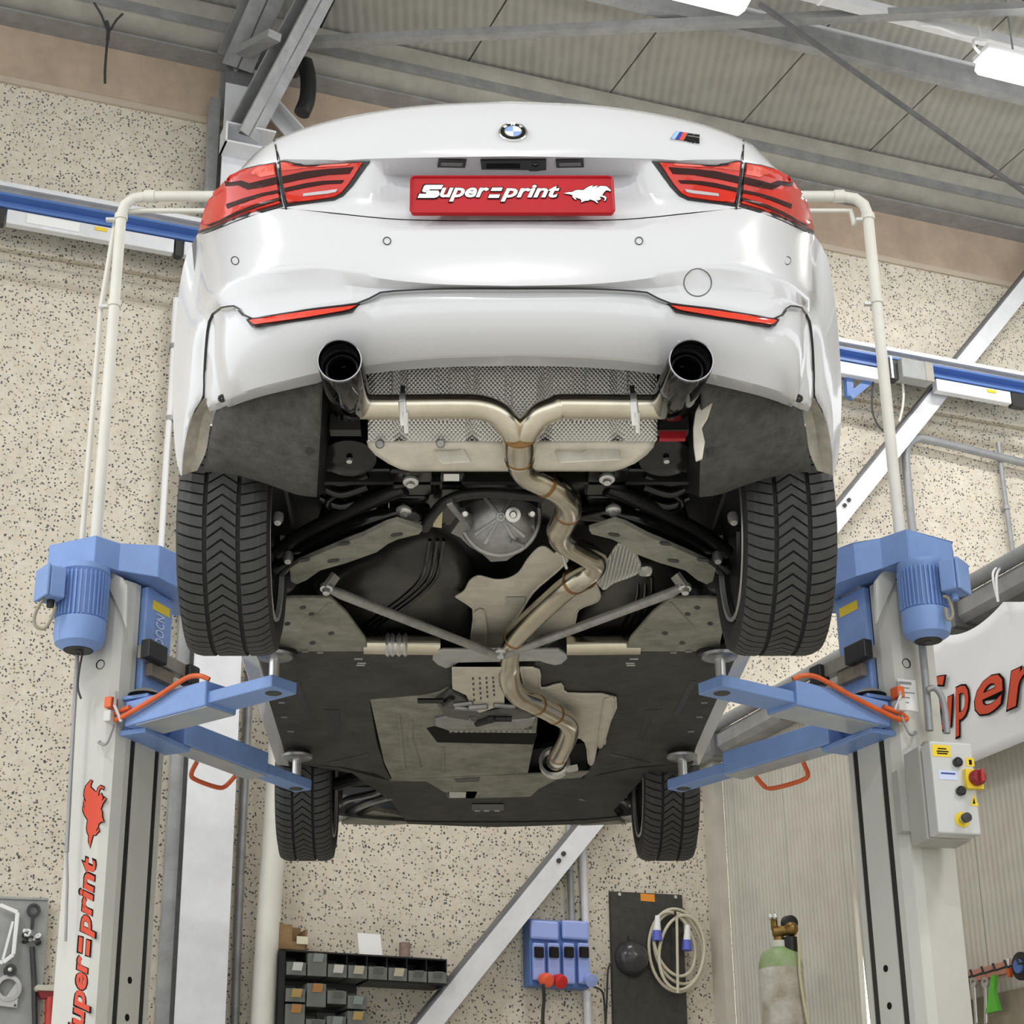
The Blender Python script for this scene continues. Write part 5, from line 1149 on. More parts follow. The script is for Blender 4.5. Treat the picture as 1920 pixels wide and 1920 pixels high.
# fuel tank halves with strap
for o in dome([(588,1100),(640,1068),(700,1045),(745,1018),(790,1008),(825,1008),(862,1030),(892,1085),(886,1130),(882,1165),(862,1190),(830,1202),(760,1188),(690,1188),(640,1150)], ('z', .085), 'fuel_tank', mat('tank_plastic', (.014, .014, .013), .36, c2=(.045, .043, .038), vscale=5), .045): pass
dome([(1320,1100),(1270,1068),(1200,1045),(1150,1050),(1120,1085),(1100,1120),(1075,1165),(1085,1195),(1150,1205),(1210,1195),(1260,1150)], ('z', .085), 'fuel_tank', bpy.data.materials['tank_plastic'], .045)
for dx in (0, 14, 26):
    M().tube(smoothpath(pp([(806+dx,1012,.05),(800+dx,1050,.036),(790+dx,1085,.036),(755+dx,1120,.036),(700+dx,1160,.036),(668+dx,1182,.05)])), .006, 8).build('tank_strap', glossb, CAR)
    M().tube(smoothpath(pp([(1196+dx,1080,.05),(1195+dx,1115,.036),(1180+dx,1150,.036),(1155+dx,1190,.05)])), .006, 8).build('tank_strap', glossb, CAR)
# tunnel heat shields
def sheet(poly, z, name, mt, lift=.03, inset=.6):
    pts = smoothpath([U(x, y, z=z) for x, y in poly]+[U(*poly[0], z=z)], 3)[:-1]
    o = M().prism(pts, V((0, 0, .004))).build(name, mt, CAR, smooth=0, bevel=.002)
    M().tube([p+V((0, 0, .001)) for p in pts]+[pts[0]+V((0, 0, .001))], .0045, 6, cap=False).build('rolled_edge', mt, o)
sheet([(855,1119),(872,1108),(882,1090),(896,1081),(912,1084),(930,1088),(952,1086),(974,1074),(990,1050),(1008,1030),(1022,1026),(1040,1038),(1056,1028),(1064,1050),(1040,1075),(1000,1110),(975,1150),(950,1185),(945,1228),(878,1228),(886,1195),(888,1150),(884,1138)], .022, 'tunnel_shield', alub)
sheet([(890,1150),(905,1145),(912,1190),(905,1226),(882,1226)], .016, 'tunnel_shield_fold', alub)
sheet([(1060,1090),(1090,1080),(1108,1082),(1124,1112),(1118,1128),(1085,1142),(1078,1165),(1070,1180),(1035,1205),(1000,1226),(962,1226),(980,1190),(1010,1150)], .026, 'tunnel_shield', alub)
sheet([(1112,1072),(1140,1048),(1160,1020),(1185,1030),(1200,1060),(1192,1076),(1150,1092),(1130,1104)], .022, 'dimpled_shield', dimple)
sheet([(1203,1066),(1220,1064),(1218,1078),(1200,1077)], .015, 'shield_clip', zinc)
M().tube(pp([(1048,1028,-.03),(1054,1040,-.03),(1062,1065,-.03)]), .005, 8).build('hanger_wire', zinc, CAR)
slab([(948,1120),(985,1120),(985,1136),(948,1136)], ('z', .019), 'shield_label', mat('dull_label', (.45, .42, .38), .6), .001)
# stiffening braces and centre plate
both(M().tube(pp([(616,1104,-.06),(700,1140,-.062),(930,1230,-.066)]), [.015, .016, .013], 12), 'brace_rod', rodm) if False else None
M().tube(pp([(616,1104,-.055),(640,1114,-.057),(935,1230,-.07)]), [.012, .0165, .014], 12).build('brace_rod', rodm, CAR)
M().tube(pp([(1280,1100,-.055),(1256,1112,-.057),(942,1230,-.07)]), [.012, .0165, .014], 12).build('brace_rod', rodm, CAR)
for x in (612, 1284):
    p = U(x, 1103, z=-.06); M().bar(p+V((0, 0, .0)), U(x+(18 if x < 900 else -18), 1078, z=-.02), .045, .012).build('brace_bracket', rodm, CAR, smooth=0)
    M().lathe(p, V((0, -.3, -1)), [(.001, .02), (.011, .02), (.013, .006), (.02, .004), (.02, -.01)], 12).build('brace_bolt', zinc, CAR)
slab([(812,1226),(830,1220),(1048,1220),(1062,1228),(1064,1236),(1052,1246),(1040,1248),(1020,1243),(1012,1240),(860,1243),(848,1250),(836,1254),(820,1247),(811,1238)], ('z', -.062), 'brace_plate', mat('brace_plate', (.52, .52, .52), .45, metal=.4, var=.25, vscale=12), .012, bevel=.004)
p = U(938, 1227, z=-.072); M().lathe(p, (0, -.3, -1), [(.001, .012), (.012, .012), (.014, .0), (.024, -.002), (.024, -.01)], 12).build('brace_bolt', zinc, CAR)
# gusset panels before the trays
gp = [(530,1124),(548,1122),(620,1122),(650,1150),(685,1198),(690,1222),(548,1222),(536,1222),(515,1215),(512,1160)]
slab(gp, ('z', -.05), 'gusset_panel', greyp, .012, mirror=True, bevel=.003)
for x, y in ((584, 1152), (539, 1170), (621, 1188), (586, 1206), (568, 1140)): slab([(x-6,y),(x-2,y-3),(x+4,y-3),(x+6,y),(x+2,y+3),(x-4,y+3)], ('z', -.0515), 'panel_hole', seal, .002, mirror=True)
slab([(566,1178),(618,1130),(624,1132),(572,1182)], ('z', -.053), 'pressed_rib', greyp, .004, mirror=True, bevel=.0015)
M().tube(pp([(682,1208,-.03),(825,1210,-.03)]), .034, 18).build('cross_pipe', pipe, CAR); M().tube(pp([(1062,1210,-.03),(1200,1209,-.03)]), .034, 18).build('cross_pipe', pipe, CAR)
for x in (727, 736, 748, 760): p = U(x, 1209, z=-.03); M().lathe(p, (1, 0, 0), [(.034, -.008), (.042, 0), (.034, .008)], 18).build('coupling_ring', zinc, CAR)
# felt trays, gearbox tray, nose tray
tr_ = [(512,1222),(858,1222),(852,1290),(840,1303),(790,1312),(694,1316),(706,1390),(722,1440),(735,1464),(700,1450),(640,1438),(556,1432),(535,1425),(530,1400),(505,1310),(508,1250)]
slab(tr_, ('z', -.05), 'floor_tray', traym, .015, mirror=True, bevel=.004)
for poly in ([(548,1278),(560,1276),(583,1340),(574,1346)], [(606,1330),(636,1332),(640,1388),(632,1392),(622,1345)], [(612,1430),(690,1412),(688,1418),(640,1424)]):
    slab(poly, ('z', -.0515), 'tray_groove', seal, .003, mirror=True)
for x, y in ((672, 1236), (678, 1244), (676, 1248)): slab([(x-8,y-1),(x+8,y-1),(x+8,y+1),(x-8,y+1)], ('z', -.052), 'tray_clip', zinc, .002, mirror=True)
for x, y in ((572, 1222), (600, 1224), (528, 1318), (533, 1345), (545, 1372)): slab([(x-6,y-1.5),(x+6,y-1.5),(x+6,y+1.5),(x-6,y+1.5)], ('z', -.053), 'tray_screw', alud, .002, mirror=True)
slab([(694,1314),(790,1306),(820,1300),(845,1288),(880,1315),(905,1345),(990,1330),(1010,1335),(1005,1380),(1000,1402),(990,1450),(735,1462),(720,1430)], ('z', -.056), 'gearbox_tray', greyp, .012, bevel=.004)
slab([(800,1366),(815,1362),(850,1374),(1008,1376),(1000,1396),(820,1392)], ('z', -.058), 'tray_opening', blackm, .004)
slab([(815,1350),(840,1344),(960,1352),(1005,1346),(1000,1360),(975,1372),(950,1370),(840,1368),(815,1362)], ('z', -.07), 'gearbox_pan', alud, .02, bevel=.005)
for i in range(16): slab([(842+i*10,1368),(848+i*10,1368),(847+i*10,1374),(843+i*10,1374)], ('z', -.071), 'pan_tooth', alud, .006)
for poly in ([(744,1340),(750,1340),(760,1440),(753,1442)], [(768,1352),(774,1352),(774,1380),(790,1440),(783,1444),(764,1390)], [(828,1402),(833,1402),(834,1450),(828,1450)]):
    slab(poly, ('z', -.060), 'tray_rib', greyp, .006, bevel=.002)
slab([(815,1318),(845,1296),(880,1316),(905,1340),(960,1330),(1000,1336),(998,1348),(900,1356),(838,1346)], ('z', -.075), 'gearbox_case', mat('gearbox_case', (.16, .16, .15), .5, metal=.5, var=.5, vscale=18), .03, bevel=.01)
for k in range(9):
    a = U(820+R.random()*150, 1312+R.random()*36, z=-.08); M().tube([a, a+V((R.uniform(-.12, .12), R.uniform(-.08, .08), .0))], .008+R.random()*.008, 8).build('gearbox_line', R.choice([alud, darkm, blackp]), CAR)
gsm = [(847,1252),(945,1252),(946,1322),(930,1326),(900,1337),(885,1330),(874,1304),(848,1292)]
slab(gsm, ('z', -.075), 'gearbox_shield', alub, .004, bevel=.0015)
for r_ in range(5):
    for c_ in range(5 - (r_ > 2)): x = 887+c_*12.5+r_*.5; y = 1273+r_*10-c_*(.5+r_*.7); slab([(x-1.7,y-2),(x+1.7,y-2),(x+1.7,y+2),(x-1.7,y+2)], ('z', -.0765), 'shield_hole', seal, .002)
sheet([(975,1252),(1010,1256),(1014,1290),(1052,1282),(1064,1300),(1154,1308),(1136,1370),(1134,1395),(1120,1396),(1112,1430),(1104,1430),(1098,1392),(1070,1376),(1020,1340),(990,1310)], -.06, 'downpipe_shield', alub)
sheet([(1134,1312),(1152,1312),(1132,1392),(1122,1395)], -.064, 'downpipe_shield_fold', alub)
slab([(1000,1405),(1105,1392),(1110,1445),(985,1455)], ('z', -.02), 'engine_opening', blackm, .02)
slab([(730,1464),(1020,1452),(1105,1448),(1090,1458),(1045,1462),(1010,1480),(995,1494),(860,1498),(830,1484),(800,1466)], ('z', -.06), 'nose_plate', greyp, .01, bevel=.003)
slab([(852,1461),(900,1458),(898,1466),(856,1467)], ('z', -.062), 'plate_slot', seal, .004)
slab([(835,1488),(845,1484),(895,1484),(890,1497),(840,1497)], ('z', -.060), 'drain_window', seal, .004); slab([(842,1486),(874,1486),(873,1496),(843,1496)], ('z', -.063), 'sump_plug', mat('pale_sump', (.6, .6, .55), .5), .004)
slab([(885,1508),(945,1508),(945,1520),(885,1520)], ('z', -.051), 'nose_vent', seal, .004)
for x in (895, 912, 932): slab([(x-5,1519),(x+5,1519),(x+5,1522),(x-5,1522)], ('z', -.054), 'vent_clip', alud, .003)
nt_ = [(560,1432),(640,1440),(720,1462),(1100,1458),(1185,1442),(1300,1430),(1290,1445),(1215,1450),(1150,1520),(1165,1538),(1100,1545),(1000,1549),(930,1551),(860,1549),(765,1545),(752,1528),(735,1505),(700,1478),(660,1450)]
slab(nt_, ('z', -.045), 'nose_tray', traym, .02, bevel=.004)
slab([(640,1545),(700,1520),(755,1530),(765,1545),(720,1548)], ('z', -.03), 'wheel_shroud', greyp, .02, mirror=True)
for seq_, r in (([(632,1536,.0),(655,1522,-.01),(690,1505,-.02),(735,1492,-.03)], .018), ([(634,1518,.0),(650,1500,.0),(700,1488,-.01),(720,1478,-.02)], .016)):
    both(M().tube(smoothpath(pp(seq_)), r, 10), 'front_arm', alud)
both(M().tube(smoothpath(pp([(632,1470,.03),(670,1460,.02),(720,1462,.02)])), .03, 10), 'drive_shaft', darkm)
both(M().lathe(U(634, 1500, z=.0), (0, -.3, -1), [(.001, .03), (.015, .03), (.02, 0), (.02, -.05)], 14), 'ball_joint', alud)
# jacking blocks on the sills
for x, y in ((530, 1224), (560, 1412)): both(M().lathe(U(x, y, z=-.055), (0, 0, -1), [(.001, .02), (.04, .02), (.05, .008), (.05, -.02)], 20), 'jacking_block', blackp)

# ================================================================== THE LIFT
def rooted(o): return o
def post(sg):
    KX = 1.325 if sg < 0 else 1.415; KY = 1.2; al = math.radians(25)
    sa, ca = math.sin(al), math.cos(al)
    def L(a, b, z): return V((sg*(KX-a*sa+b*ca), KY+a*ca+b*sa, z))    # a: along the inner face, b: along the outer face
    L1, L2 = .18 if sg < 0 else .19, .30
    side = 'left' if sg < 0 else 'right'
    o = thing('lift_post', L(L2/2, L1/2, 0), ('cream lift post on the left with red lettering and blue motor' if sg < 0 else 'cream lift post on the right carrying the control box and blue motor'), 'lift post')
    zt = H+.335
    def lb(a0, a1, b0, b1, z0, z1, nm, mt, par=o, bev=0, label=None):
        m = M().ob(L(a0, b0, z0), L(a1, b0, z0)-L(a0, b0, z0), L(a0, b1, z0)-L(a0, b0, z0), EZ*(z1-z0)); return m.build(nm, mt, par, smooth=0, bevel=bev, label=label)
    m = M(); prof = [(0, L1), (0, .045), (.015, .014), (.06, .0), (.09, 0), (.09, .02), (.02, .045), (.02, L1)]
    m.prism([L(a, b, 0) for a, b in prof], EZ*zt); m.build('column', cream, o, smooth=0)
    m = M(); m.prism([L(a, b, 0) for a, b in [(L2, L1), (L2, 0), (L2-.025, 0), (L2-.025, .02), (L2-.02, .02), (L2-.02, L1)]], EZ*zt); m.build('far_flange', cream, o, smooth=0)
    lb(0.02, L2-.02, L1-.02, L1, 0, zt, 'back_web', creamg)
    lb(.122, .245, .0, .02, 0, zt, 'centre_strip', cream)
    lb(.09, .122, .004, .02, 0, zt, 'slot_shade', blackp); lb(.245, L2-.025, .004, .02, 0, zt, 'slot_shade', blackp)  # black strips stand in for the shade inside the open slots
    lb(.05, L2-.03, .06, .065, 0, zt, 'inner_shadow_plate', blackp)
    for x, y in (((243,1838),(238,1908)) if sg < 0 else ((1661,1816),(1668,1886))):
        p = UP(x, y, L(.1, 0, 0), L(0, -1, 0)-L(0, 0, 0)); M().cyl(p, p+(L(0, -1, 0)-L(0, 0, 0))*.002, .012, n=14).build('strip_hole', blackm, o)
    # hood over the drive
    zt2 = .465
    hx = [(92,1022),(180,1003),(226,1018),(300,1022),(344,1043)] if sg < 0 else [(1785,1016),(1700,994),(1650,1011),(1600,1018),(1556,1036)]
    hp = [U(x, y, z=zt2) for x, y in hx]; far = [hp[-1]+V((sg*.0, .3, 0)), V((hp[0].x, hp[-1].y+.3, hp[-1].z))]
    P = hp+far; zb = [.357, .357, .357, .34, .335, .335, .357]
    hood = M(); n = len(P); hood.v = P+[V((p.x, p.y, H+z)) for p, z in zip(P, zb)]
    hood.f = [list(range(n)) if sg > 0 else list(range(n))[::-1], [n+i for i in range(n)] if sg < 0 else [n+i for i in range(n)][::-1]]+[[i, (i+1) % n, (i+1) % n+n, i+n] for i in range(n)]
    bmx = hood.build('drive_hood', blue, o, smooth=0, bevel=.004)
    # motor
    mx = [(100,1180),(200,1180)] if sg < 0 else [(1690,1160),(1782,1160)]
    my = hp[1].y+.05
    c0, c1 = U(*mx[0], y=my), U(*mx[1], y=my); c = (c0+c1)/2; r = (c1-c0).length/2*.97
    zlo = U(150, 1213, y=my-.04).z if sg < 0 else U(1740, 1195, y=my-.04).z; zsh = U(150, 1150, y=my-r).z if sg < 0 else U(1740, 1133, y=my-r).z
    ztm = H+.352; c.z = 0
    mo = M().lathe(c, EZ, [(.001, zlo+.004), (r*.55, zlo+.004), (r*.58, zlo), (r*.92, zlo+.02), (r, zlo+.05), (r, zsh), (r*.9, zsh+.004), (r*.9, ztm-.03), (r*1.0, ztm-.02), (r*1.0, ztm), (.001, ztm)], 36).build('motor', blue, o, smooth=40)
    M().lathe(c, EZ, [(.001, zlo-.002), (r*.56, zlo-.002), (r*.56, zlo+.01)], 24).build('fan_grille', blackp, mo, smooth=0); M().lathe(c, EZ, [(.001, zlo-.004), (r*.14, zlo-.004), (r*.14, zlo+.01)], 12).build('fan_hub', darkm, mo)
    m = M()
    for k in range(34):
        t = k*2*math.pi/34; d = V((math.cos(t), math.sin(t), 0)); m.bar(c+d*r*.93+EZ*(zsh+.004), c+d*r*.93+EZ*(ztm-.03), .004, .016, d)
    m.build('cooling_fins', blue, mo, smooth=0)
    jx = -1 if sg < 0 else 1
    jb = c+V((jx*r*.75, -r*.75, (zsh+ztm)/2+.01)); dd = V((jx*.8, -.6, 0)).normalized(); sd = V((-dd.y, dd.x, 0))
    M().ob(jb-sd*.05-EZ*.06, sd*.1, EZ*.115, dd*.06).build('terminal_box', blue, mo, smooth=0, bevel=.006); M().ob(jb+dd*.062-sd*.052-EZ*.062, sd*.104, EZ*.119, dd*.012).build('terminal_lid', blue, mo, smooth=0, bevel=.004)
    M().cyl(jb+dd*.03-EZ*.06, jb+dd*.03-EZ*.085, .014, n=12).build('cable_gland', blue if sg > 0 else blackp, mo)
    if sg < 0: cl = [(100,1115),(88,1117),(72,1138),(64,1160),(68,1175),(84,1178),(96,1160),(104,1138)]
    else: cl = [(1768,1118),(1778,1122),(1786,1148),(1783,1160),(1776,1160),(1772,1140)]
    M().tube(smoothpath([U(x, y, y=my-.1) for x, y in cl]), .006, 8).build('motor_cable', mat('motor_cable', (.3, .27, .2), .6), mo)
    # wedge gusset beside the motor
    gs = [(188,1062),(232,1085),(242,1100),(240,1180),(232,1155)] if sg < 0 else [(1692,1052),(1650,1075),(1638,1092),(1640,1170),(1648,1150)]
    q = [UP(x, y, L(-.006, .1, 0), L(-1, 0, 0)-L(0, 0, 0)) for x, y in gs]; M().prism(q, (L(-1, 0, 0)-L(0, 0, 0))*.012).build('gusset', cream, o, smooth=0)
    # carriage
    zc1 = H+.335; zc0 = H-.10
    fc = lb(.10, .272, -.022, .03, H-.215, zc1, 'carriage', blue, bev=.006)
    lb(.13, .245, -.012, .02, zc1-.005, zc1+.045, 'carriage_cap', creamg, fc) ; 
    lb(.14, .25, -.0235, -.022, zc1-.075, zc1-.04, 'warning_label', yellow, fc)
    na = L(0, -1, 0)-L(0, 0, 0); ea = (L(1, 0, 0)-L(0, 0, 0))
    o0 = L(L2-.09, -.022, zc1-.08) if sg < 0 else L(.10, -.022, zc1-.08)
    exd = EZ*-.2
    if sg < 0: o0 = L(.158, -.022, zc1-.205); text('OOCN', o0+ea*.06, EZ*.12, -ea*.055, .001, .0025, 0, .012).build('embossed_letters', mat('embossed', (.5, .58, .8), .5), fc, smooth=0)
    else: o0 = L(.215, -.022, zc1-.085); text('NCOO', o0-ea*.055, EZ*-.12, ea*-.055 if False else -ea*.055*-1, .001, .0025, 0, .012).build('embossed_letters', bpy.data.materials['embossed'], fc, smooth=0)
    # door stop bar across the carriage
    zb_ = H+.052
    st = lb(.06, L2+.05, -.06, -.022, zb_-.005, zb_+.045, 'stop_bar', mat('stop_bar_steel', (.34, .32, .27), .5, metal=.3, var=.3), bev=.003)
    lb(.045, .165, -.085, -.045, zb_-.012, zb_+.058, 'rubber_pad', blackp, st, bev=.006); lb(L2+.02, L2+.085, -.085, -.035, zb_-.035, zb_+.045, 'rubber_pad', blackp, st, bev=.008)
    lb(.12, L2-.04, -.05, -.02, zb_-.055, zb_-.008, 'stop_bracket', mat('rusty_bracket', (.26, .22, .17), .7, var=.4, vscale=20), st)
    # arm saddle
    sd_ = lb(.03, L2+.02, -.10, .03, H-.245, H-.225, 'arm_saddle', blue, bev=.004); lb(.03, L2+.02, -.10, .03, H-.115, H-.10, 'saddle_top', blue, bev=.004); lb(.04, L2, -.03, .0, H-.235, H-.105, 'saddle_back', blued)
    p1 = L(.07, -.06, 0); p2 = L(L2-.02, -.06, 0)
    M().lathe(V((p1.x, p1.y, H-.095)), EZ, [(.001, .02), (.03, .02), (.045, .012), (.06, 0)], 24).build('pivot_boss', mat('worn_pivot', (.35, .34, .3), .5, metal=.4, var=.4), o)
    def arm(nm, p, q, w0, split, hnd, hp):
        p = V((p.x, p.y, 0)); d = (q-p).normalized(); s_ = V((-d.y, d.x, 0)); Lg = (q-p).length; z0, z1 = H-.225, H-.135
        ar = M().ob(p-s_*w0/2+EZ*z0, d*Lg*split, s_*w0, EZ*(z1-z0)).build('swing_arm', blue, o, smooth=0, bevel=.006)
        M().ob(p-s_*(w0/2-.008)+EZ*(z0-.003)+d*.05, d*(Lg*split-.05), s_*(w0-.016), EZ*.004).build('worn_underside', mat('worn_blue_steel', (.36, .42, .5), .4, metal=.35, c2=(.48, .5, .5), vscale=7), ar, smooth=0)
        w1 = w0-.03; q0 = p+d*Lg*(split-.12)
        M().ob(q0-s_*w1/2+EZ*(z0+.012), d*(Lg*(1-split+.12)+.05), s_*w1, EZ*(z1-z0-.048)).build('arm_extension', blue, ar, smooth=0, bevel=.004)
        e = p+d*Lg
        M().lathe(e+EZ*(z0+.010), EZ, [(.001, 0), (.026, 0), (.03, .003), (.03, .006)], 20).build('pad_socket', darkm, ar)
        pd = M().cyl(e+EZ*(z1-.03), e+EZ*(H-.09), .018).build('pad_screw', zinc, ar)
        M().lathe(e+EZ*(H-.095), EZ, [(.001, 0), (.045, 0), (.06, .006), (.062, .016), (.001, .02)], 28).build('pad_disc', alud, ar)
        if hnd:
            pts = []
            for t_, off, z in hp: pts.append(p+d*t_*Lg+s_*off+EZ*(H+z))
            M().tube(smoothpath(pts), .009, 10).build('handle_bar', orange, ar)
        return ar
    sm = -sg
    e1 = V((sg*(.745), .83, 0)); e2 = V((sg*.765, 2.10, 0))
    arm('rear', L(.07, -.05, 0), e1, .15, .62, 1, [(.62, sg*.06, -.13), (.57, sg*.078, -.115), (.48, sg*.086, -.115), (.3, sg*.09, -.15), (.12, sg*.092, -.18), (-.02, sg*.095, -.20), (-.08, sg*.098, -.195), (-.05, sg*.095, -.178), (.06, sg*.088, -.165)])
    s2 = sg
    arm('front', L(L2-.02, -.05, 0), e2, .11, .66, 1, [(.30, -sg*.07, -.22), (.31, -sg*.1, -.262), (.36, -sg*.105, -.275), (.52, -sg*.105, -.275), (.58, -sg*.10, -.262), (.59, -sg*.06, -.225)])
    # small fittings on the outer face
    f = L(-.004, 0.05, 0)
    m = M(); zz = H-(.19 if sg < 0 else .155)
    for dz, mt, nm in ((.05, orange, 'limit_roller'), (0, mat('switch_grey', (.6, .6, .58), .5), 'limit_switch')): lb(-.045, 0, .0 if sg < 0 else -.025, .03 if sg < 0 else .005, zz+dz-.02, zz+dz+.02, nm, mt, bev=.004)
    M().tube([L(-.02, -.0, zz+.09), L(-.05, -.02, zz+.03), L(-.02, -.03, zz-.02)], .006, 8).build('switch_lever', zinc, o); M().tube(smoothpath([L(-.02, .0, zz-.03), L(-.04, .01, zz-.10), L(-.03, .05, zz-.09), L(-.01, .06, zz-.08)]), .005, 8).build('switch_cable', pipeg, o)
    M().lathe(L(-.001, .09 if sg < 0 else .06, H+.02), L(-1, 0, 0)-L(0, 0, 0), [(.001, -.002), (.014, -.002), (.018, .002), (.018, -.005)], 14).build('grommet', blackm, o, smooth=0)
    return o, L, lb
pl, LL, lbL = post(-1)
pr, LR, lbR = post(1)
# lettering on the left post
na = (LL(-1, 0, 0)-LL(0, 0, 0)).normalized(); eb = (LL(0, -1, 0)-LL(0, 0, 0)).normalized()
def onpost(px, py, Lf=LL): return UP(px, py, Lf(0, .1, 0), Lf(-1, 0, 0)-Lf(0, 0, 0))
pt_, pb = onpost(164, 1608), onpost(149, 1915); hgt = (pt_.z-pb.z)/.82
w_ = (onpost(185, 1700)-onpost(145, 1700)).length*.85
o0 = V((pt_.x, pt_.y, pt_.z-hgt))
c_ = onpost(165, 1700); o0 = V((c_.x, c_.y, pt_.z-hgt))+eb*w_*.5
logo_word(o0-EZ*hgt*.006+eb*.004, EZ*hgt*1.012, -eb*(w_+.008), .0006, .0006, 1).build('word_outline', blackm, pl, smooth=0)
logo_word(o0, EZ*hgt, -eb*w_, .0014, .0006).build('word', redm, pl, smooth=0)
ht, hb = onpost(176, 1462), onpost(166, 1590); wz = ht.z-hb.z; ww = (onpost(198, 1520)-onpost(155, 1520)).length
c_ = onpost(176, 1525); oh = V((c_.x, c_.y, hb.z))+eb*ww*.5
horse(oh, EZ*wz, -eb*ww, .0006, .0006, 1).build('horse_outline', blackm, pl, smooth=0); horse(oh, EZ*wz, -eb*ww, .0014, .0006).build('horse', redm, pl, smooth=0)
# paper and control box on the right post
def onr(px, py): return UP(px, py, LR(-.001, .1, 0), LR(-1, 0, 0)-LR(0, 0, 0))
pa = thing('notice_sheet', onr(1702, 1334), 'white printed sheet stuck on the right lift post', 'paper')
q = [onr(x, y) for x, y in ((1682,1272),(1716,1276),(1722,1335),(1688,1329))]
M().prism(q, (LR(-1, 0, 0)-LR(0, 0, 0)).normalized()*.001).build('sheet', whitem, pa, smooth=0)
for i in range(5):
    a, b = onr(1686+i, 1280+i*9), onr(1700+i+R.random()*14, 1282+i*9); M().bar(a+V((0, -.002, 0)), b+V((0, -.002, 0)), .0005, .004 if i else .01).build('print_line', mat('print_grey', (.3, .3, .32), .6), pa, smooth=0)
def control():
    fr = [(1748,1383),(1828,1400),(1848,1568),(1760,1559)]      # front face
    ny = 1.02; al = math.radians(22)
    nF = V((math.sin(al)*-.0, -1, 0)); 
    nF = V((-math.sin(math.radians(-12)), -math.cos(math.radians(12)), 0)).normalized()
    c = U(1795, 1480, y=1.0); q = [UP(x, y, c, nF) for x, y in fr]
    exd = V((-nF.y, nF.x, 0)); w_ = (q[1]-q[0]).dot(exd); zt, zb = (q[0].z+q[1].z)/2, (q[2].z+q[3].z)/2; o0 = V((q[3].x, q[3].y, zb)); dp = .2
    o = thing('control_box', o0, 'grey control box with yellow labels and a red rotary switch on the right post', 'control box')
    grey = mat('box_grey', (.60, .61, .61), .4, var=.06, vscale=5)
    M().ob(o0, exd*w_, EZ*(zt-zb), -nF*.07).build('door', grey, o, smooth=0, bevel=.006)
    M().ob(o0-nF*.078-exd*.004-EZ*.004, exd*(w_+.008), EZ*(zt-zb+.008), -nF*(dp-.078)).build('housing', creamg, o, smooth=0, bevel=.005)
    M().ob(o0-nF*dp+EZ*.05-exd*.03, exd*.12, EZ*(zt-zb-.1), -nF*.05).build('mounting_rail', creamg, o, smooth=0)
    P = lambda px, py, k=0: UP(px, py, o0, nF)+nF*k
    bx = lambda x0, y0, x1, y1, t, nm, mt, par=o: M().ob(V((P(x0, y1).x, P(x0, y1).y, P((x0+x1)/2, y1).z)), exd*((P(x1, y1)-P(x0, y1)).dot(exd)), EZ*(P((x0+x1)/2, y0).z-P((x0+x1)/2, y1).z), nF*t).build(nm, mt, par, smooth=0)
    y1 = bx(1749, 1397, 1783, 1419, .0015, 'yellow_label', yellow)
    for k, (x0, x1, yy) in enumerate(((1758, 1774, 1403), (1756, 1778, 1408), (1757, 1776, 1412))): bx(x0, yy, x1, yy+2.2, .0025, 'label_print', blackm)
    bx(1761, 1445, 1795, 1462, .0015, 'blue_label', mat('pale_label', (.6, .68, .9), .5)); bx(1764, 1449, 1791, 1452, .0025, 'label_print', mblue)
    for x, y in ((1794, 1430), (1800, 1484)):
        b = M().lathe(P(x, y), nF, [(.016, 0), (.016, .014), (.012, .017), (.001, .017)], 20).build('push_button', glossb, o); M().lathe(P(x, y), nF, [(.010, .0172), (.001, .0175)], 14).build('button_face', seal, b)
    bx(1812, 1421, 1827, 1437, .0015, 'warning_sticker', yellow); bx(1817, 1425, 1822, 1434, .0025, 'label_print', blackm)
    bx(1809, 1445, 1840, 1481, .02, 'switch_plate', yellow)
    M().lathe(P(1825, 1462, .02), nF, [(.027, 0), (.027, .022), (.022, .03), (.001, .03)], 26).build('rotary_switch', mat('switch_red', (.25, .015, .02), .35), o); M().bar(P(1825, 1450, .058), P(1827, 1474, .058), .012, .02, nF).build('switch_grip', mat('switch_red_grip', (.4, .03, .03), .35), o, smooth=0, bevel=.003)
    t_ = [P(1826, 1489), P(1819, 1510), P(1835, 1512)]; M().prism(t_, nF*.0015).build('warning_triangle', yellow, o, smooth=0); t_ = [P(1826, 1497, .0012), P(1823.5, 1507, .0012), P(1828, 1507, .0012)]; M().prism(t_, nF*.002).build('label_print', blackm, o, smooth=0)
    M().lathe(P(1804, 1537), nF, [(.026, 0), (.026, .003), (.001, .003)], 24).build('yellow_disc', yellow, o)
    M().lathe(P(1804, 1537), nF, [(.012, 0), (.012, .02), (.016, .022), (.016, .04), (.001, .042)], 20).build('stop_button', darkm, o); M().lathe(P(1804, 1537), nF, [(.013, .006), (.013, .02), (.012, .021)], 18).build('button_collar', zinc, o)
    M().tube(smoothpath([LR(-.0, .05, zt-.02), LR(-.06, .06, zt+.035), o0-nF*.15+exd*.06+EZ*(zt-zb+.02), o0-nF*.12+exd*.1+EZ*(zt-zb)]), .014, 10).build('cable_sleeve', mat('cable_sleeve', (.33, .3, .24), .7, var=.4), o)
    return o0, exd, nF, zt
cb = control()
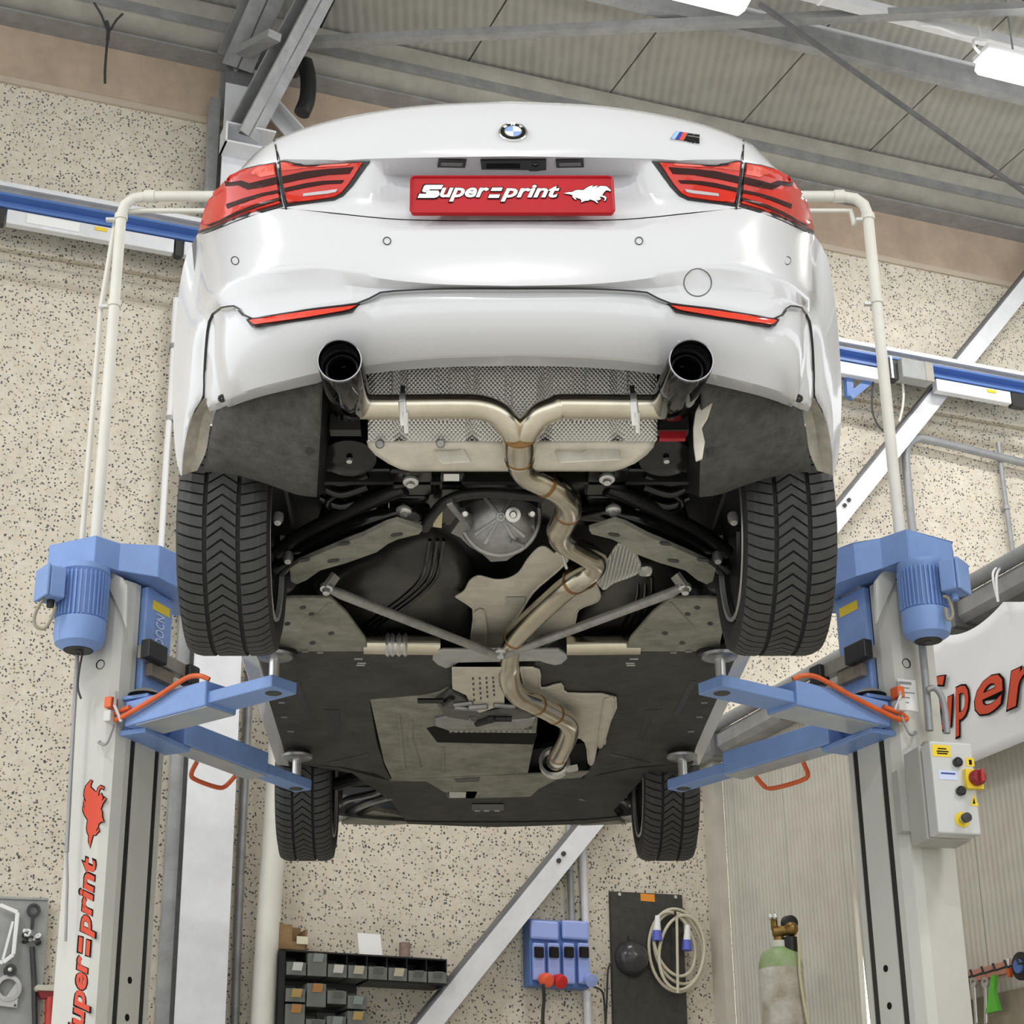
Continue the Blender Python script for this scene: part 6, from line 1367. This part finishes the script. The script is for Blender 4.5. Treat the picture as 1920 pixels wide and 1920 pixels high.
# conduits along the posts
ppl = [U(x, y, y=1.2) for x, y in ((146,1213),(138,1350),(131,1480),(125,1598))]
o = thing('post_conduit', ppl[-1], 'thin dark grey conduit running down beside the left lift post', 'pipe'); M().tube(ppl, .0075, 10).build('tube', pipeg, o); M().tube([ppl[-1], ppl[-1]+V((.01, 0, -.1)), ppl[-1]+V((.02, 0, -.3))], .005, 8).build('cable_end', galv, o)
M().tube(smoothpath([U(x, y, y=1.18) for x, y in ((155,1222),(148,1260),(146,1290),(152,1310))]), .004, 8).build('loose_cable', darkm, o)
ppr = [U(x, y, y=1.2) for x, y in ((1727,1190),(1735,1270),(1743,1370))]
o = thing('post_conduit', ppr[-1], 'grey conduit with a curved branch above the control box on the right post', 'pipe'); M().tube(ppr, .0135, 12).build('tube', pipeg, o)
M().tube(smoothpath([U(x, y, y=1.17) for x, y in ((1738,1294),(1752,1290),(1765,1305),(1772,1335),(1776,1375))]), .0115, 12).build('branch', pipeg, o)
# overhead cable portal
yb_ = 1.42
xl = (U(188, 1010, y=yb_).x+U(220, 400, y=yb_).x)/2; xr = (U(1692, 1000, y=yb_).x+U(1622, 400, y=yb_).x)/2
ztp = U(300, 368, y=yb_).z; zbp = H+.45
o = thing('cable_portal', V((xl, yb_, zbp)), 'cream tube portal arching over the car between the two lift posts', 'pipe portal')
arc = lambda x, sg: [V((x, yb_, ztp-.09)), V((x-sg*.012, yb_, ztp-.04)), V((x-sg*.045, yb_, ztp-.01)), V((x-sg*.1, yb_, ztp))]
M().tube([V((xl, yb_, zbp)), V((xl, yb_, ztp-.2))]+arc(xl, -1)+arc(xr, 1)[::-1]+[V((xr, yb_, ztp-.2)), V((xr, yb_, zbp))], .022, 16).build('main_tube', pipew, o, smooth=60)
xl2 = xl-.028; 
M().tube([V((xl2-.03, yb_+.03, zbp)), V((xl2-.03, yb_+.03, ztp-.5)), V((xl2-.0, yb_+.03, ztp-.1)), V((xl2+.04, yb_+.03, ztp-.055)), V((xl2+.12, yb_+.03, ztp-.05)), V((xr-.06, yb_+.03, ztp-.05)), V((xr-.05, yb_+.03, ztp-.12))], .011, 12).build('thin_tube', pipew, o, smooth=60)
for x, z in ((xl, U(200, 570, y=yb_).z), (xr, U(1640, 565, y=yb_).z), (xl, ztp-.1), (xr, ztp-.1)):
    M().lathe((x, yb_, z), EZ, [(.022, -.012), (.027, -.012), (.027, .012), (.022, .012)], 14).build('tube_clamp', pipew, o); M().bar(V((x-.06 if x < 0 else x-.05, yb_, z-.012)), V((x, yb_, z-.012)), .02, .012).build('clamp_bracket', zinc, o, smooth=0)
for x in (xl+.11, xr-.11): M().lathe((x, yb_, ztp), (1, 0, 0), [(.022, -.02), (.0265, -.02), (.0265, .02), (.022, .02)], 14).build('elbow_sleeve', pipew, o)
